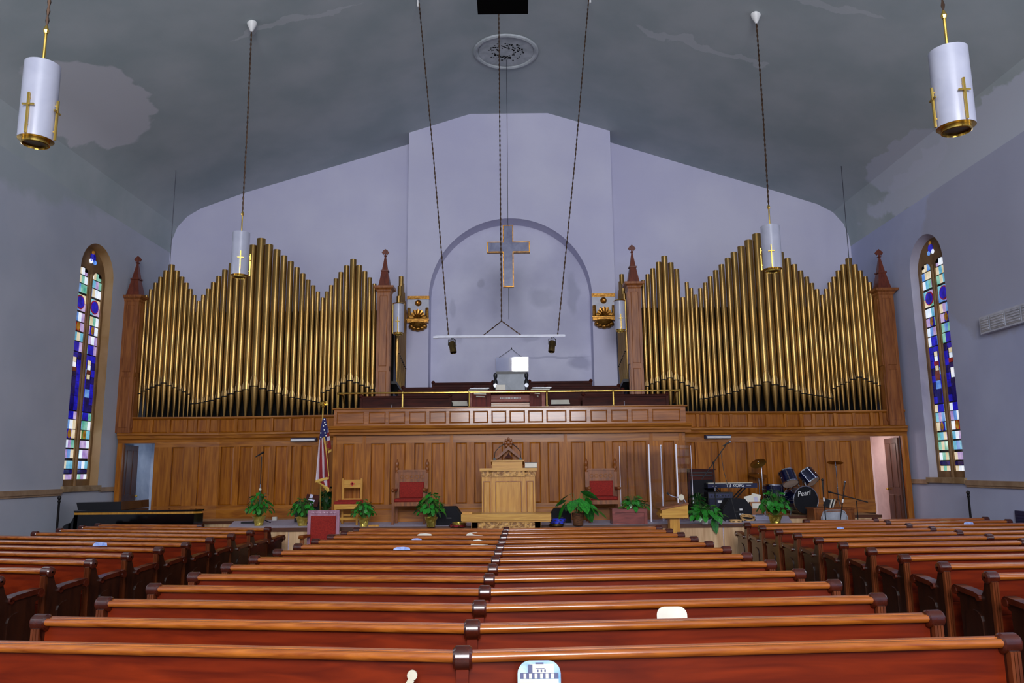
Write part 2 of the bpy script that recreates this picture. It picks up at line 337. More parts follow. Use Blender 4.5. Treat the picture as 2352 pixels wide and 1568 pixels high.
# ceiling medallion: raised ring, recessed disc with a pierced rosette
mc = PZ(1162, 119, 11.735)
mb = MB(); M = T(mc.x, mc.y, 11.735) @ RX(math.pi)
mb.lathe([(0.66, 0.0), (0.68, 0.035), (0.72, 0.05), (0.765, 0.035), (0.78, 0)], M, 48, cap=False); mb.build('medallion_ring', 'medallion', ceiling)
mb = MB(); mb.lathe([(0.001, 0.012), (0.66, 0.012), (0.66, 0.001)], M, 48, cap=False); mb.build('medallion_disc', 'medallion', ceiling)
mb = MB()
rnd = random.Random(3)
for k in range(110):
    a = rnd.uniform(0, 6.283); r = rnd.uniform(0.17, 0.43); s_ = rnd.uniform(0.014, 0.03)
    c = Vector((mc.x + r * math.cos(a), mc.y + r * math.sin(a), 0)); pts = []
    for q in range(5): b_ = a + q * 1.2566 + rnd.uniform(-.3, .3); pts.append((c.x + s_ * math.cos(b_), c.y + s_ * math.sin(b_), 11.72))
    mb.add(pts, [(0, 1, 2, 3, 4)])
ro = mb.build('medallion_piercing', 'black_void', ceiling); ro['kind'] = 'stuff'

# end wall, with a projecting middle bay and a round-headed niche
mb = MB()
for (a, za), (b, zb) in zip(CP, CP[1:]): mb.add([(a, YB, 0), (b, YB, 0), (b, YB, zb), (a, YB, za)], [(0, 1, 2, 3)])
struct(mb, 'wall_back', 'end_wall_paint', smooth=0)
NX, NR, NZ = 0.03, 2.2, 6.48
XB0, XB1 = -2.76, 2.85
mb = MB(); xs = sorted(set([XB0, -1.05, 1.12, XB1] + [NX + NR * math.cos(math.pi * k / 48) for k in range(49)]))
def nz(x):
    d = NR * NR - (x - NX) ** 2; return NZ + math.sqrt(max(0, d))
for a, b in zip(xs, xs[1:]):
    m_ = (a + b) / 2; ins = abs(m_ - NX) < NR
    za, zb = (nz(a), nz(b)) if ins else (2.8, 2.8)
    mb.add([(a, YP, za), (b, YP, zb), (b, YP, ceil_z(b) + 0.02), (a, YP, ceil_z(a) + 0.02)], [(0, 1, 2, 3)])
for x in (XB0, XB1): mb.add([(x, YP, 2.8), (x, YB, 2.8), (x, YB, ceil_z(x) + .02), (x, YP, ceil_z(x) + .02)], [(0, 1, 2, 3)])
YN = 21.0
arc = [(NX - NR, 2.8)] + [(NX - NR * math.cos(math.pi * k / 48), NZ + NR * math.sin(math.pi * k / 48)) for k in range(49)] + [(NX + NR, 2.8)]
bay = struct(mb, 'wall_bay', 'end_wall_paint', smooth=0)
mb = MB()
for (a, za), (b, zb) in zip(arc, arc[1:]): mb.add([(a, YP, za), (b, YP, zb), (b, YN, zb), (a, YN, za)], [(0, 1, 2, 3)])
mb.build('niche_reveal', 'end_wall_paint', bay)
mb = MB(); mb.add([(x, YN, z) for x, z in arc], [tuple(range(len(arc)))]); mb.build('niche_back', 'niche_paint', bay, smooth=0)

def side_wall(name, X, out, Y0, Y1, sill, material):
    R = (Y1 - Y0) / 2; c = (Y0 + Y1) / 2; sp = 7.16 - R
    ys = sorted(set([YR, YB, Y0, Y1] + [c + R * math.cos(math.pi * k / 24) for k in range(25)])); mb = MB()
    for a, b in zip(ys, ys[1:]):
        if abs((a + b) / 2 - c) < R:
            f = lambda y: sp + math.sqrt(max(0, R * R - (y - c) ** 2))
            mb.add([(X, a, 0), (X, b, 0), (X, b, sill), (X, a, sill)], [(0, 1, 2, 3)]); mb.add([(X, a, f(a)), (X, b, f(b)), (X, b, 8.0), (X, a, 8.0)], [(0, 1, 2, 3)])
        else: mb.add([(X, a, 0), (X, b, 0), (X, b, 8.0), (X, a, 8.0)], [(0, 1, 2, 3)])
    return struct(mb, name, material, smooth=0), c, R, sp
WL = side_wall('wall_left', XL, -1, 16.78, 18.2, 1.62, 'wall_left_paint')
WR = side_wall('wall_right', XR, 1, 16.66, 18.08, 1.62, 'wall_right_paint')
mb = MB(); mb.add([(XL, YR, 0), (XR, YR, 0), (XR, YR, 8.0)] + [(x, YR, z) for x, z in reversed(CP)] + [(XL, YR, 8.0)], [tuple(range(3 + len(CP) + 1))]); struct(mb, 'wall_rear', 'end_wall_paint', smooth=0)

# stained glass windows -------------------------------------------------------
def window(name, wall, X, out, Y0, Y1, reveal, flip):
    _, c, R, sp = wall; dep = 0.18; Xg = X + out * dep
    t = thing(name, 'two-light stained glass window with round head in the %s' % ('ochre reveal' if flip else 'pale peeling reveal'), None, (X, c, 1.62), kind='structure')
    # splayed reveal
    mb = MB(); p0 = [(Y0, 1.62)] + [(c - R * math.cos(math.pi * k / 24), sp + R * math.sin(math.pi * k / 24)) for k in range(25)] + [(Y1, 1.62)]
    s_ = 0.97; p1 = [(c + (y - c) * s_, 1.62 + (z - 1.62) * 0.985) for y, z in p0]
    n = len(p0)
    mb.add([(X, y, z) for y, z in p0] + [(Xg, y, z) for y, z in p1], [(i, i + 1, n + i + 1, n + i) for i in range(n - 1)]); W(mb, 'reveal', reveal, t)
    mb = MB(); mb.box(min(X - out * .06, Xg), max(X - out * .06, Xg), Y0 - .06, Y1 + .06, 1.50, 1.62); W(mb, 'sill', 'sill', t)
    # stone frame with two pointed-round lights: columns in Y
    L0, L1 = c - R * s_, c + R * s_; lw = .5
    lights = [(c - .51, c - .51 + lw), (c + .1, c + .1 + lw)]; zb, zt = 1.76, 6.56
    def top(y):
        for a, b in lights:
            if a < y < b: r = lw / 2; return zt - r + math.sqrt(max(0, r * r - (y - (a + b) / 2) ** 2))
        return None
    ys = sorted(set([L0, L1] + [v for a, b in lights for v in (a, b)] + [a + (b - a) * (1 - math.cos(math.pi * k / 12)) / 2 for a, b in lights for k in range(13)] + [c + R * s_ * math.cos(math.pi * k / 20) for k in range(21)]))
    outer = lambda y: sp + math.sqrt(max(0, (R * s_) ** 2 - (y - c) ** 2)) - 0.03
    mb = MB(); e = 0.05
    for a, b in zip(ys, ys[1:]):
        if b - a < 1e-4: continue
        m_ = (a + b) / 2; tp = top(m_)
        if tp is None: mb.box(min(Xg, Xg + out * e), max(Xg, Xg + out * e), a, b, 1.60, min(outer(a), outer(b)) if abs(outer(a) - outer(b)) > .3 else outer(m_))
        else:
            ta, tb = top(a + 1e-5) or tp, top(b - 1e-5) or tp
            mb.box(min(Xg, Xg + out * e), max(Xg, Xg + out * e), a, b, 1.60, zb)
            mb.add([(Xg, a, ta), (Xg, b, tb), (Xg, b, outer(b)), (Xg, a, outer(a))], [(0, 1, 2, 3)])
    W(mb, 'frame', 'mullion', t, 0)
    mb = MB(); mb.tube([(Xg - out * .01, c + .045, 1.62), (Xg - out * .01, c + .045, zt - .1)], 0.04, 8); W(mb, 'mullion', 'mullion', t)
    mb = MB(); mb.box(min(Xg + out * .06, Xg + out * .09), max(Xg + out * .06, Xg + out * .09), L0, L1, 1.6, 7.1); W(mb, 'lead_came', 'lead', t)
    Xp = Xg + out * .035
    pal = ['white', 'cyan', 'mint', 'lilac', 'cream', 'sky']
    rows = [(1100, 1088, 'r'), (1087, 1078, 'n'), (1076, 1058, 'r'), (1053, 1033, 'r'), (1030, 1012, 'r'), (1009, 989, 'a'), (988, 967, 'r'), (966, 948, 'm'), (946, 814, 'f'), (812, 790, 'm'), (788, 768, 'r'), (765, 745, 'a'), (743, 722, 'r'), (718, 680, 'o'), (675, 655, 'r'), (653, 635, 'r'), (633, 616, 'r')]
    rnd = random.Random(11 if flip else 23)
    def pane(y0, y1, z0, z1, g, ell=False):
        mb = MB(); xa, xb = min(Xp, Xp + out * .012), max(Xp, Xp + out * .012); g_ = 0.004
        if ell:
            cy, cz, ry, rz = (y0 + y1) / 2, (z0 + z1) / 2, (y1 - y0) / 2, (z1 - z0) / 2
            o_ = -out * (0.012 if ell == 1 else 0.02)
            mb.add([(Xp + o_, cy + ry * math.cos(k * math.pi / 8), cz + rz * math.sin(k * math.pi / 8)) for k in range(16)], [tuple(range(16))])
        else: mb.box(xa, xb, y0 + g_, y1 - g_, z0 + g_, z1 - g_)
        W(mb, 'pane', 'glass_' + g, t, 0)
    for li, (a, b) in enumerate(lights):
        zz = lambda y: zb + (1100 - y) / 484.0 * (zt - zb)
        for (ya, yb, k) in rows:
            z0, z1 = zz(ya), zz(yb); w = (b - a)
            if k == 'r':
                cut = 0.06 * w if yb < 630 else 0
                for q in range(4): pane(a + cut + (w - 2 * cut) * q / 4, a + cut + (w - 2 * cut) * (q + 1) / 4, z0, z1 - (0.09 if (cut and q in (0, 3)) else 0), rnd.choice(pal))
            elif k == 'n': pane(a, b, z0, z1, 'navy')
            elif k == 'a':
                pane(a, a + w * .3, z0, z1, rnd.choice(pal)); pane(a + w * .3, a + w * .7, z0, z1, rnd.choice(['blue', 'red', 'green'])); pane(a + w * .7, b, z0, z1, rnd.choice(pal))
                pane(a + w * .36, a + w * .64, z0, z1, 'amber', 1)
            elif k == 'm':
                pane(a, a + w * .25, z0, z1, rnd.choice(pal)); pane(a + w * .25, a + w * .75, z0, z1, 'blue'); pane(a + w * .75, b, z0, z1, rnd.choice(pal))
            elif k == 'o':
                for q in (0, 1):
                    for r_ in (0, 1): pane(a + w * q / 2, a + w * (q + 1) / 2, z0 + (z1 - z0) * r_ / 2, z0 + (z1 - z0) * (r_ + 1) / 2, rnd.choice(pal))
                pane(a + w * .14, a + w * .86, z0 + .02, z1 - .02, 'red', 1); pane(a + w * .2, a + w * .8, z0 + .05, z1 - .05, 'blue', 2)
            elif k == 'f':
                nn = 8
                for q in range(nn):
                    f0, f1 = z0 + (z1 - z0) * q / nn, z0 + (z1 - z0) * (q + 1) / nn
                    pane(a, a + w * .3, f0, f1, rnd.choice(['blue', 'blue', 'navy', 'sky'] if li else ['blue', 'navy', 'navy'])); pane(a + w * .7, b, f0, f1, rnd.choice(['blue', 'navy', 'blue']))
                body = [('navy', 0, 2), ('sky' if li else 'navy', 2, 3.2), ('navy' if flip else ('brown' if li else 'white'), 3.2, 4.6), ('cream' if li else 'navy', 4.6, 5.3), ('red' if not flip else 'brown', 5.3, 5.9), ('white', 5.9, 6.6), ('cream', 6.6, 7.3), ('blue', 7.3, 8)]
                for g, f0, f1 in body: pane(a + w * (.3 if g not in ('cream', 'white') else .38), a + w * (.7 if g not in ('cream', 'white') else .62), z0 + (z1 - z0) * f0 / nn, z0 + (z1 - z0) * f1 / nn, g)
    # tracery lights in the head, let into the frame
    for dy, dz, g, r in ((0.04, 6.86, 'blue', .1), (-.04, 6.76, 'white', .055), (.13, 6.76, 'sky', .055), (.04, 6.98, 'amber', .045)):
        mb = MB(); mb.lathe([(0.001, 0), (r, 0), (r, .02)], T(Xg - out * .012, c + dy, dz) @ RY(math.pi / 2), 12, cap=False); W(mb, 'pane', 'glass_' + g, t, 0)
    return t
window('window_1', WL, XL, -1, 16.78, 18.2, 'reveal_ochre', True)
window('window_2', WR, XR, 1, 16.66, 18.08, 'reveal_pale', False)
# further windows of the nave, beside and behind the camera: frame and bright panes
n_ = 3
for X, out in ((XL, -1), (XR, 1)):
    for yy in (12.1, 6.9, 1.7):
        t = thing('window_%d' % n_, 'tall nave window in a plain painted frame', None, (X, yy, 1.6), kind='structure'); n_ += 1
        mb = MB()
        for y0, y1, z0, z1 in ((yy - .8, yy - .68, 1.6, 7.1), (yy + .68, yy + .8, 1.6, 7.1), (yy - .68, yy + .68, 1.6, 1.75), (yy - .68, yy + .68, 6.95, 7.1)):
            mb.box(min(X, X - out * .06), max(X, X - out * .06), y0, y1, z0, z1)
        W(mb, 'frame', 'mullion', t, 0)
        for q in range(2):
            for r_ in range(6):
                mb = MB(); mb.box(min(X - out * .01, X - out * .03), max(X - out * .01, X - out * .03), yy - .67 + q * .68, yy - .02 + q * .68, 1.77 + r_ * .865, 1.77 + r_ * .865 + .84); W(mb, 'pane', 'glass_day', t, 0)
t = thing('window_%d' % n_, 'wide gallery window in the rear wall', None, (0.6, YR, 3.9), kind='structure')
mb = MB()
for x0, x1, z0, z1 in ((-2.8, -2.6, 3.8, 10.5), (3.8, 4.0, 3.8, 10.5), (-2.6, 3.8, 3.8, 4.0), (-2.6, 3.8, 10.3, 10.5), (-.55, -.4, 4, 10.3), (1.55, 1.7, 4, 10.3)): mb.box(x0, x1, YR, YR + .1, z0, z1)
W(mb, 'frame', 'mullion', t, 0)
for q in range(3):
    mb = MB(); mb.box(-2.6 + q * 2.15, -.55 + q * 2.15, YR + .02, YR + .05, 4.0, 10.3); W(mb, 'pane', 'glass_day', t, 0)
# chair rails
mb = MB(); mb.box(XL, XL + .05, YR, 16.72, 1.47, 1.57); mb.box(XL, XL + .03, YR, 16.72, 1.43, 1.47); mb.box(XL, XL + .05, 18.26, 18.95, 1.47, 1.57); struct(mb, 'trim_1', 'rail_paint')
mb = MB(); mb.box(XR - .05, XR, YR, 16.6, 1.47, 1.57); mb.box(XR - .03, XR, YR, 16.6, 1.43, 1.47); mb.box(XR - .05, XR, 18.14, 18.9, 1.47, 1.57); struct(mb, 'trim_2', 'rail_paint')

# ------------------------------------------------------------------ stage platform
def plan_slab(mb, pts, z0, z1):
    n = len(pts); mb.add([(x, y, z0) for x, y in pts] + [(x, y, z1) for x, y in pts], [tuple(range(n))[::-1], tuple(range(n, 2 * n))] + [(i, (i + 1) % n, n + (i + 1) % n, n + i) for i in range(n)])
YF = 15.65; SF = 18.05
front = [(-5.6, YF), (5.55, YF)]
mb = MB(); plan_slab(mb, [(-5.6, YF), (5.55, YF), (6.3, SF), (4.0, 18.9), (-4.0, 18.9), (-6.3, SF)], 0, ZS); stage = struct(mb, 'stage_platform', 'carpet_grey', 0)
mb = MB(); mb.box(-5.62, 5.57, YF - .035, YF, ZS - .07, ZS + .004); mb.build('edge_trim', 'trim_brown', stage)
xx = -5.58
while xx < 5.5:
    x2 = min(xx + 1.21, 5.53); mb = MB(); mb.board(xx + .004, x2 - .004, YF - .022, YF - .002, 0.0, ZS - .072, .006); mb.build('plywood_panel', 'plywood', stage); xx += 1.22
for sgn, nm in ((-1, 'platform_wing'), (1, 'platform_wing')):
    mb = MB(); pts = [(6.3, SF), (8.4, SF), (8.4, 19.3), (4.0, 19.3), (4.0, 18.905)]
    pts = [(x * sgn, y) for x, y in pts]; plan_slab(mb, pts if sgn > 0 else pts[::-1], 0, ZS); w = struct(mb, nm, 'carpet_beige', 0)
    a, b = sorted((6.3 * sgn, 8.42 * sgn)); mb = MB(); mb.box(a, b, SF - .035, SF, ZS - .06, ZS + .004); mb.build('edge_trim', 'trim_brown', w)
    for q in range(2):
        mb = MB(); x0 = a + .02 + (b - a) * q / 2; mb.board(x0, x0 + (b - a) / 2 - .03, SF - .02, SF - .002, 0, ZS - .062, .005); mb.build('plywood_panel', 'plywood', w)

# ------------------------------------------------------------------ panelled oak front of the choir gallery
class Seg:
    # a vertical panelled face between two plan points; s-coordinate is world X
    def __init__(s, a, b):
        s.a, s.b = Vector((a[0], a[1], 0)), Vector((b[0], b[1], 0)); s.t = (s.b - s.a).normalized(); s.n = Vector((s.t.y, -s.t.x, 0))
        if s.n.y > 0: s.n = -s.n
    def hit(s, px, py):
        d = ray(px, py); k = (s.a - CAM).dot(s.n) / d.dot(s.n); return CAM + d * k
    def at(s, X, dist, z):
        u = (X - s.a.x) / s.t.x; p = s.a + s.t * u + s.n * dist; return Vector((p.x, p.y, z))
    def box(s, mb, xa, xb, za, zb, d0, d1):
        return mb.hexa([s.at(xa, d1, za), s.at(xb, d1, za), s.at(xb, d0, za), s.at(xa, d0, za), s.at(xa, d1, zb), s.at(xb, d1, zb), s.at(xb, d0, zb), s.at(xa, d0, zb)])
    def panel(s, mb, xa, xb, za, zb, d0, d1, ch):
        c = [s.at(xa, d0, za), s.at(xb, d0, za), s.at(xb, d0, zb), s.at(xa, d0, zb), s.at(xa + ch, d1, za + ch), s.at(xb - ch, d1, za + ch), s.at(xb - ch, d1, zb - ch), s.at(xa + ch, d1, zb - ch)]
        return mb.add(c, [(0, 1, 5, 4), (1, 2, 6, 5), (2, 3, 7, 6), (3, 0, 4, 7), (4, 5, 6, 7), (3, 2, 1, 0)])
    def mould(s, mb, xa, xb, prof):
        n = len(prof); vs = [s.at(xa, d, z) for d, z in prof] + [s.at(xb, d, z) for d, z in prof]
        return mb.add(vs, [tuple(range(n)), tuple(range(n, 2 * n))[::-1]] + [(i, (i + 1) % n, n + (i + 1) % n, n + i) for i in range(n)])
def panelling(par, seg, xa, xb, za, zb, spans, pza, pzb, pm='oak_panel', sm='oak_stile', rm='oak_rail', pd=0.006):
    # spans: list of (x0, x1) in world X for each sunk panel; stiles fill between, rails run above and below
    e = [xa] + [v for sp in spans for v in sp] + [xb]
    for i in range(0, len(e), 2):
        if e[i + 1] - e[i] > .01: mb = MB(); seg.box(mb, e[i], e[i + 1], pza, pzb, 0, .028); W(mb, 'stile', sm, par, 0)
    mb = MB(); seg.box(mb, xa, xb, pzb, zb, 0, .028); W(mb, 'rail', rm, par, 0)
    mb = MB(); seg.box(mb, xa, xb, za, pza, 0, .028); W(mb, 'rail', rm, par, 0)
    for x0, x1 in spans:
        mb = MB(); seg.panel(mb, x0 + .004, x1 - .004, pza + .004, pzb - .004, 0.0, .016, .03); W(mb, 'panel', pm, par, 0)
CX0, CX1, CY = -3.87, 3.86, 17.1
sc_ = Seg((CX0, CY), (CX1, CY)); sl_ = Seg((CX0, CY + .12), (CX1, CY + .12))
ZC0, ZC1, ZPT = 2.66, 2.86, 3.25      # cornice bottom/top, parapet top
# parapet
gp = thing('wall_gallery_front', 'projecting panelled oak gallery front over the pulpit', None, (0, CY, ZC1), kind='structure')
mb = MB(); mb.box(CX0, CX1, CY, CY + .1, ZC0, ZPT - .03); mb.box(CX0, CX0 + .1, CY + .1, 18.75, ZC0, ZPT - .03); mb.box(CX1 - .1, CX1, CY + .1, 18.75, ZC0, ZPT - .03); W(mb, 'core', 'oak_rail', gp, 0)
zA, zB = 5, [787 - 14]
pp = [(773, 837), (846.6, 886), (892, 931), (939.5, 979), (986, 1025), (1032, 1080), (1087, 1121.5), (1128.6, 1163), (1170, 1206), (1213, 1248), (1254.7, 1301), (1308, 1347.5), (1356, 1395), (1403.5, 1442.7), (1450, 1490), (1497.5, 1563)]
sp = [(sc_.hit(a, 958).x, sc_.hit(b, 958).x) for a, b in pp]
panelling(gp, sc_, CX0, CX1, ZC1, ZPT - .03, sp, 2.895, 3.165, 'oak_gloss', 'oak_gloss', 'oak_gloss')
mb = MB(); sc_.mould(mb, CX0 - .04, CX1 + .04, [(-.12, ZPT - .03), (.045, ZPT - .03), (.06, ZPT - .015), (.06, ZPT), (-.12, ZPT)])
mb.box(CX0 - .04, CX0 + .12, CY + .06, 18.7, ZPT - .03, ZPT); mb.box(CX1 - .12, CX1 + .04, CY + .06, 18.7, ZPT - .03, ZPT); W(mb, 'coping', 'oak_rail', gp, 0)
cornice = lambda z0, z1: [(-.02, z0), (.03, z0), (.035, z0 + .05), (.07, z0 + .07), (.075, z0 + .11), (.12, z0 + .135), (.13, z1 - .03), (.11, z1 - .02), (.10, z1), (-.02, z1)]
mb = MB(); sc_.mould(mb, CX0 - .1, CX1 + .1, cornice(ZC0, ZC1)); W(mb, 'cornice', 'oak_rail', gp, 0)
# lower wall behind the pulpit
lw_ = thing('wall_pulpit_panelling', 'tall oak panelling behind the pulpit under the gallery', None, (0, CY, ZS), kind='structure')
mb = MB(); mb.box(CX0, CX1, CY + .12, CY + .3, ZS - .3, ZC0); mb.box(CX0, CX0 + .15, CY + .3, 18.8, 0, ZC0); mb.box(CX1 - .15, CX1, CY + .3, 18.8, 0, ZC0); W(mb, 'core', 'oak_dark', lw_, 0)
pp = [(787, 813), (851, 883.5), (895, 931), (951, 975), (990.6, 1022.7), (1047, 1072.7), (1089, 1116.7), (1130, 1156), (1174, 1203.5), (1216.6, 1242.8), (1258, 1285.6), (1312, 1346), (1360.6, 1392.7), (1407, 1442.7), (1456, 1486.7), (1525, 1551)]
sp = [(sl_.hit(a, 1090).x, sl_.hit(b, 1090).x) for a, b in pp]
panelling(lw_, sl_, CX0 + .01, CX1 - .01, ZS + .27, ZC0, sp, 1.16, 2.48)
mb = MB(); sl_.mould(mb, CX0 + .01, CX1 - .01, [(0, ZS), (.05, ZS), (.05, ZS + .25), (.03, ZS + .28), (0, ZS + .28)]); W(mb, 'plinth', 'oak_rail', lw_, 0)
for px in (768, 836, 1037, 1300, 1498, 1566):
    x = sl_.hit(px, 1090).x; mb = MB(); sl_.box(mb, x - .035, x + .035, ZS + .25, ZC0, .02, .045); W(mb, 'pilaster', 'oak_stile', lw_, 0)
# flanking fronts (slightly canted), with door openings at the outer ends
SL = [Seg((-9.5, 18.9), (-7.1, 19.08)), Seg((-7.1, 19.08), (CX0, 18.72))]
SR = [Seg((CX1, 18.75), (7.2, 19.15)), Seg((7.2, 19.15), (9.57, 18.85))]
ZK = 2.77; ZBT = 3.23
def flank(nm, segs, ends, lowspans, bandst, label, doorx):
    t = thing(nm, label, None, (segs[0].a.x, segs[0].a.y, ZS), kind='structure')
    for i, sg in enumerate(segs):
        xa, xb = sg.a.x, sg.b.x
        la, lb = xa, xb
        if doorx and doorx[0] == i:
            if doorx[1] < 0: la = doorx[2]
            else: lb = doorx[2]
        mb = MB(); sg.box(mb, la, lb, 0, ZK - .1, -.12, 0); sg.box(mb, xa, xb, ZK - .17, ZBT, -.12, 0); W(mb, 'core', 'oak_dark', t, 0)
        sp = [(sg.hit(a, 1090).x, sg.hit(b, 1090).x) for a, b in lowspans[i]]
        panelling(t, sg, la, lb, ZS + .22, ZK - .15, sp, 1.10, 2.50)
        mb = MB(); sg.mould(mb, la, lb, [(0, ZS), (.045, ZS), (.045, ZS + .2), (.03, ZS + .23), (0, ZS + .23)]); W(mb, 'plinth', 'oak_rail', t, 0)
        if la != xa or lb != xb:
            d0, d1 = (xa, la) if la != xa else (lb, xb)
            mb = MB(); sg.box(mb, d0, d1, 2.60, ZK - .15, -.1, .028); W(mb, 'door_header', 'oak_rail', t, 0)
            j = d0 if la != xa else d1
            mb = MB(); sg.box(mb, min(j, j + (.12 if la != xa else -.12)), max(j, j + (.12 if la != xa else -.12)), 0, 2.60, -.1, .03); W(mb, 'door_jamb', 'oak_stile', t, 0)
        mb = MB(); sg.mould(mb, xa, xb, [(-.02, ZK - .15), (.03, ZK - .15), (.04, ZK - .09), (.08, ZK - .06), (.09, ZK), (.12, ZK + .02), (.12, ZK + .06), (.09, ZK + .08), (-.02, ZK + .08)]); W(mb, 'cornice', 'oak_rail', t, 0)
        # band of small panels under the pipe sill
        st = [sg.hit(px, 975).x for px in bandst[i]]; e = [xa] + [v for x in st for v in (x - .035, x + .035)] + [xb]
        for k in range(0, len(e), 2):
            if e[k + 1] - e[k] > .05: mb = MB(); sg.panel(mb, e[k], e[k + 1], ZK + .08, ZBT - .06, 0, .012, .02); W(mb, 'panel', 'oak_panel', t, 0)
        for k in range(1, len(e) - 1, 2): mb = MB(); sg.box(mb, e[k], e[k + 1], ZK + .08, ZBT - .06, 0, .03); W(mb, 'stile', 'oak_stile', t, 0)
        mb = MB(); sg.mould(mb, xa, xb, [(-.35, ZBT - .06), (.035, ZBT - .06), (.06, ZBT - .03), (.06, ZBT), (-.35, ZBT)]); W(mb, 'pipe_sill', 'oak_rail', t, 0)
    return t
flank('wall_organ_front', SL, None, [[(393, 421), (454, 472)], [(506, 536), (549, 579), (603, 619), (631, 660), (668, 676), (691, 716)]], [[348.5, 388.7, 427, 450, 479], [503, 543, 583.6, 625, 667, 695, 719]],
      'canted oak panelling under the organ pipes beside the flag', (0, -1, -8.63))
flank('wall_organ_front', SR, None, [[(1580, 1599), (1634, 1653), (1690, 1719), (1732.6, 1762), (1773, 1803), (1815, 1845)], [(1879, 1899), (1931, 1960)]], [[1602, 1624, 1655, 1679, 1721, 1762, 1804, 1840], [1869, 1898, 1919, 1962, 2003, 2024]],
      'canted oak panelling under the organ pipes behind the drums', (1, 1, 8.72))
# door recesses
for sgn, pm, dn in ((-1, 'blue_plaster', 'door_1'), (1, 'pink_plaster', 'door_2')):
    x0, x1 = (XL + .02, -8.2) if sgn < 0 else (8.3, XR - .02); mb = MB()
    mb.box(x0, x1, 20.75, 20.8, 0, 2.7); mb.box(x0 - .03, x0, 19.05, 20.8, 0, 2.7); mb.box(x1, x1 + .03, 19.3, 20.8, 0, 2.7); mb.box(x0, x1, 19.05, 20.8, 2.68, 2.72); mb.box(x0, x1, 18.8, 20.8, 0.30, .33)
    struct(mb, 'wall_passage', pm, 0)
    hx = -9.38 if sgn < 0 else 9.42
    t = thing(dn, 'dark panelled door standing open %s' % ('into the pale passage by the piano' if sgn < 0 else 'into the pink lit passage by the drums'), None, (hx, 19.0, .34), kind='structure', rz=math.radians(94 if sgn < 0 else 86))
    wd_, hh = .78, 2.22
    mb = MB(); mb.box(0, wd_, -.02, .02, 0, hh); mb.build('leaf', 'door_wood', t, Vector((0, 0, 0)))
    for (a, b_, c_, d_) in ((.1, .36, .12, .85), (.44, .7, .12, .85), (.1, .36, 1.02, 2.1), (.44, .7, 1.02, 2.1)):
        for s2 in (-1, 1):
            mb = MB(); mb.board(a, b_, -.032, -.018, c_, d_, .012, RZ(0) if s2 < 0 else Matrix.Diagonal((1, -1, 1, 1))); mb.build('panel', 'door_wood', t, Vector((0, 0, 0)), 0)
    mb = MB(); mb.ball((wd_ - .06, -.06, .98), .032); mb.ball((wd_ - .06, .06, .98), .032); mb.tube([(wd_ - .06, -.06, .98), (wd_ - .06, .06, .98)], .012); mb.build('door_knob', 'brass', t, Vector((0, 0, 0)))
pl = bpy.data.lights.new('passage_lamp', 'POINT'); pl.energy = 16; pl.color = (1, .88, .8); pl.shadow_soft_size = .1
po = bpy.data.objects.new('passage_lamp', pl); COL.objects.link(po); po.location = (8.75, 19.9, 2.45)
pl = bpy.data.lights.new('passage_fill', 'POINT'); pl.energy = 7; pl.color = (.8, .9, 1); pl.shadow_soft_size = .15  # added fill light
po = bpy.data.objects.new('passage_fill', pl); COL.objects.link(po); po.location = (-8.6, 20.0, 2.2)
# choir tiers
for i, (y0, y1, z) in enumerate(((17.2, 18.05, 2.85), (18.05, 19.0, 3.05), (19.0, 20.0, 3.25), (20.0, 21.0, 3.45))):
    mb = MB(); mb.box(-2.95 if i else CX0 + .1, 2.95 if i else CX1 - .1, y0, y1, 2.7, z); o = struct(mb, 'choir_tier', 'oak_dark', 0)
# ------------------------------------------------------------------ pipe organ
K = 0.3189
A_m = list(zip((190, 222, 255, 290, 328, 368, 408, 447, 482, 514, 544), (1268, 1250, 1235, 1220, 1206, 1192, 1210, 1225, 1240, 1255, 1272)))
A_t = (560, 516, 470, 428, 382, 340, 383, 427, 470, 514, 558); A_w = (22, 24, 27, 30, 35, 40, 36, 32, 29, 27, 24)
B_m = list(zip((572, 605, 640, 675, 713, 757, 805, 852, 905, 960, 1020, 1080, 1138, 1192, 1243, 1290, 1335, 1375, 1413, 1450, 1485), (1340, 1338, 1333, 1324, 1316, 1302, 1288, 1270, 1252, 1240, 1215, 1233, 1248, 1265, 1278, 1294, 1303, 1310, 1318, 1324, 1330)))
B_t = (600, 556, 513, 467, 422, 376, 330, 285, 240, 200, 153, 196, 232, 276, 317, 360, 404, 448, 489, 533, 577); B_w = (26, 28, 30, 32, 34, 37, 40, 43, 46, 50, 58, 52, 48, 44, 41, 38, 35, 33, 31, 29, 27)
C_m = list(zip((1517, 1548, 1582, 1618, 1660, 1708, 1752, 1795, 1832, 1867, 1900), (1260, 1245, 1228, 1212, 1192, 1175, 1190, 1207, 1220, 1237, 1250)))
C_t = (532, 487, 440, 393, 347, 302, 345, 388, 432, 476, 616); C_w = (26, 28, 30, 33, 38, 43, 39, 35, 31, 28, 26)
D_m = list(zip((238, 270, 305, 343, 388, 432, 478, 520, 558, 592, 623), (1225, 1215, 1197, 1183, 1168, 1155, 1170, 1188, 1208, 1222, 1238)))
D_t = (497, 452, 408, 367, 321, 279, 325, 371, 575, 466, 508); D_w = (24, 26, 30, 34, 38, 43, 38, 35, 31, 28, 26)
E_m = list(zip((657, 693, 731, 769, 812, 857, 905, 953, 1007, 1063, 1125, 1186, 1243, 1297, 1348, 1395, 1440, 1482, 1517, 1553, 1588), (1305, 1302, 1293, 1285, 1278, 1268, 1253, 1240, 1223, 1208, 1185, 1205, 1218, 1236, 1250, 1268, 1275, 1280, 1285, 1293, 1300)))
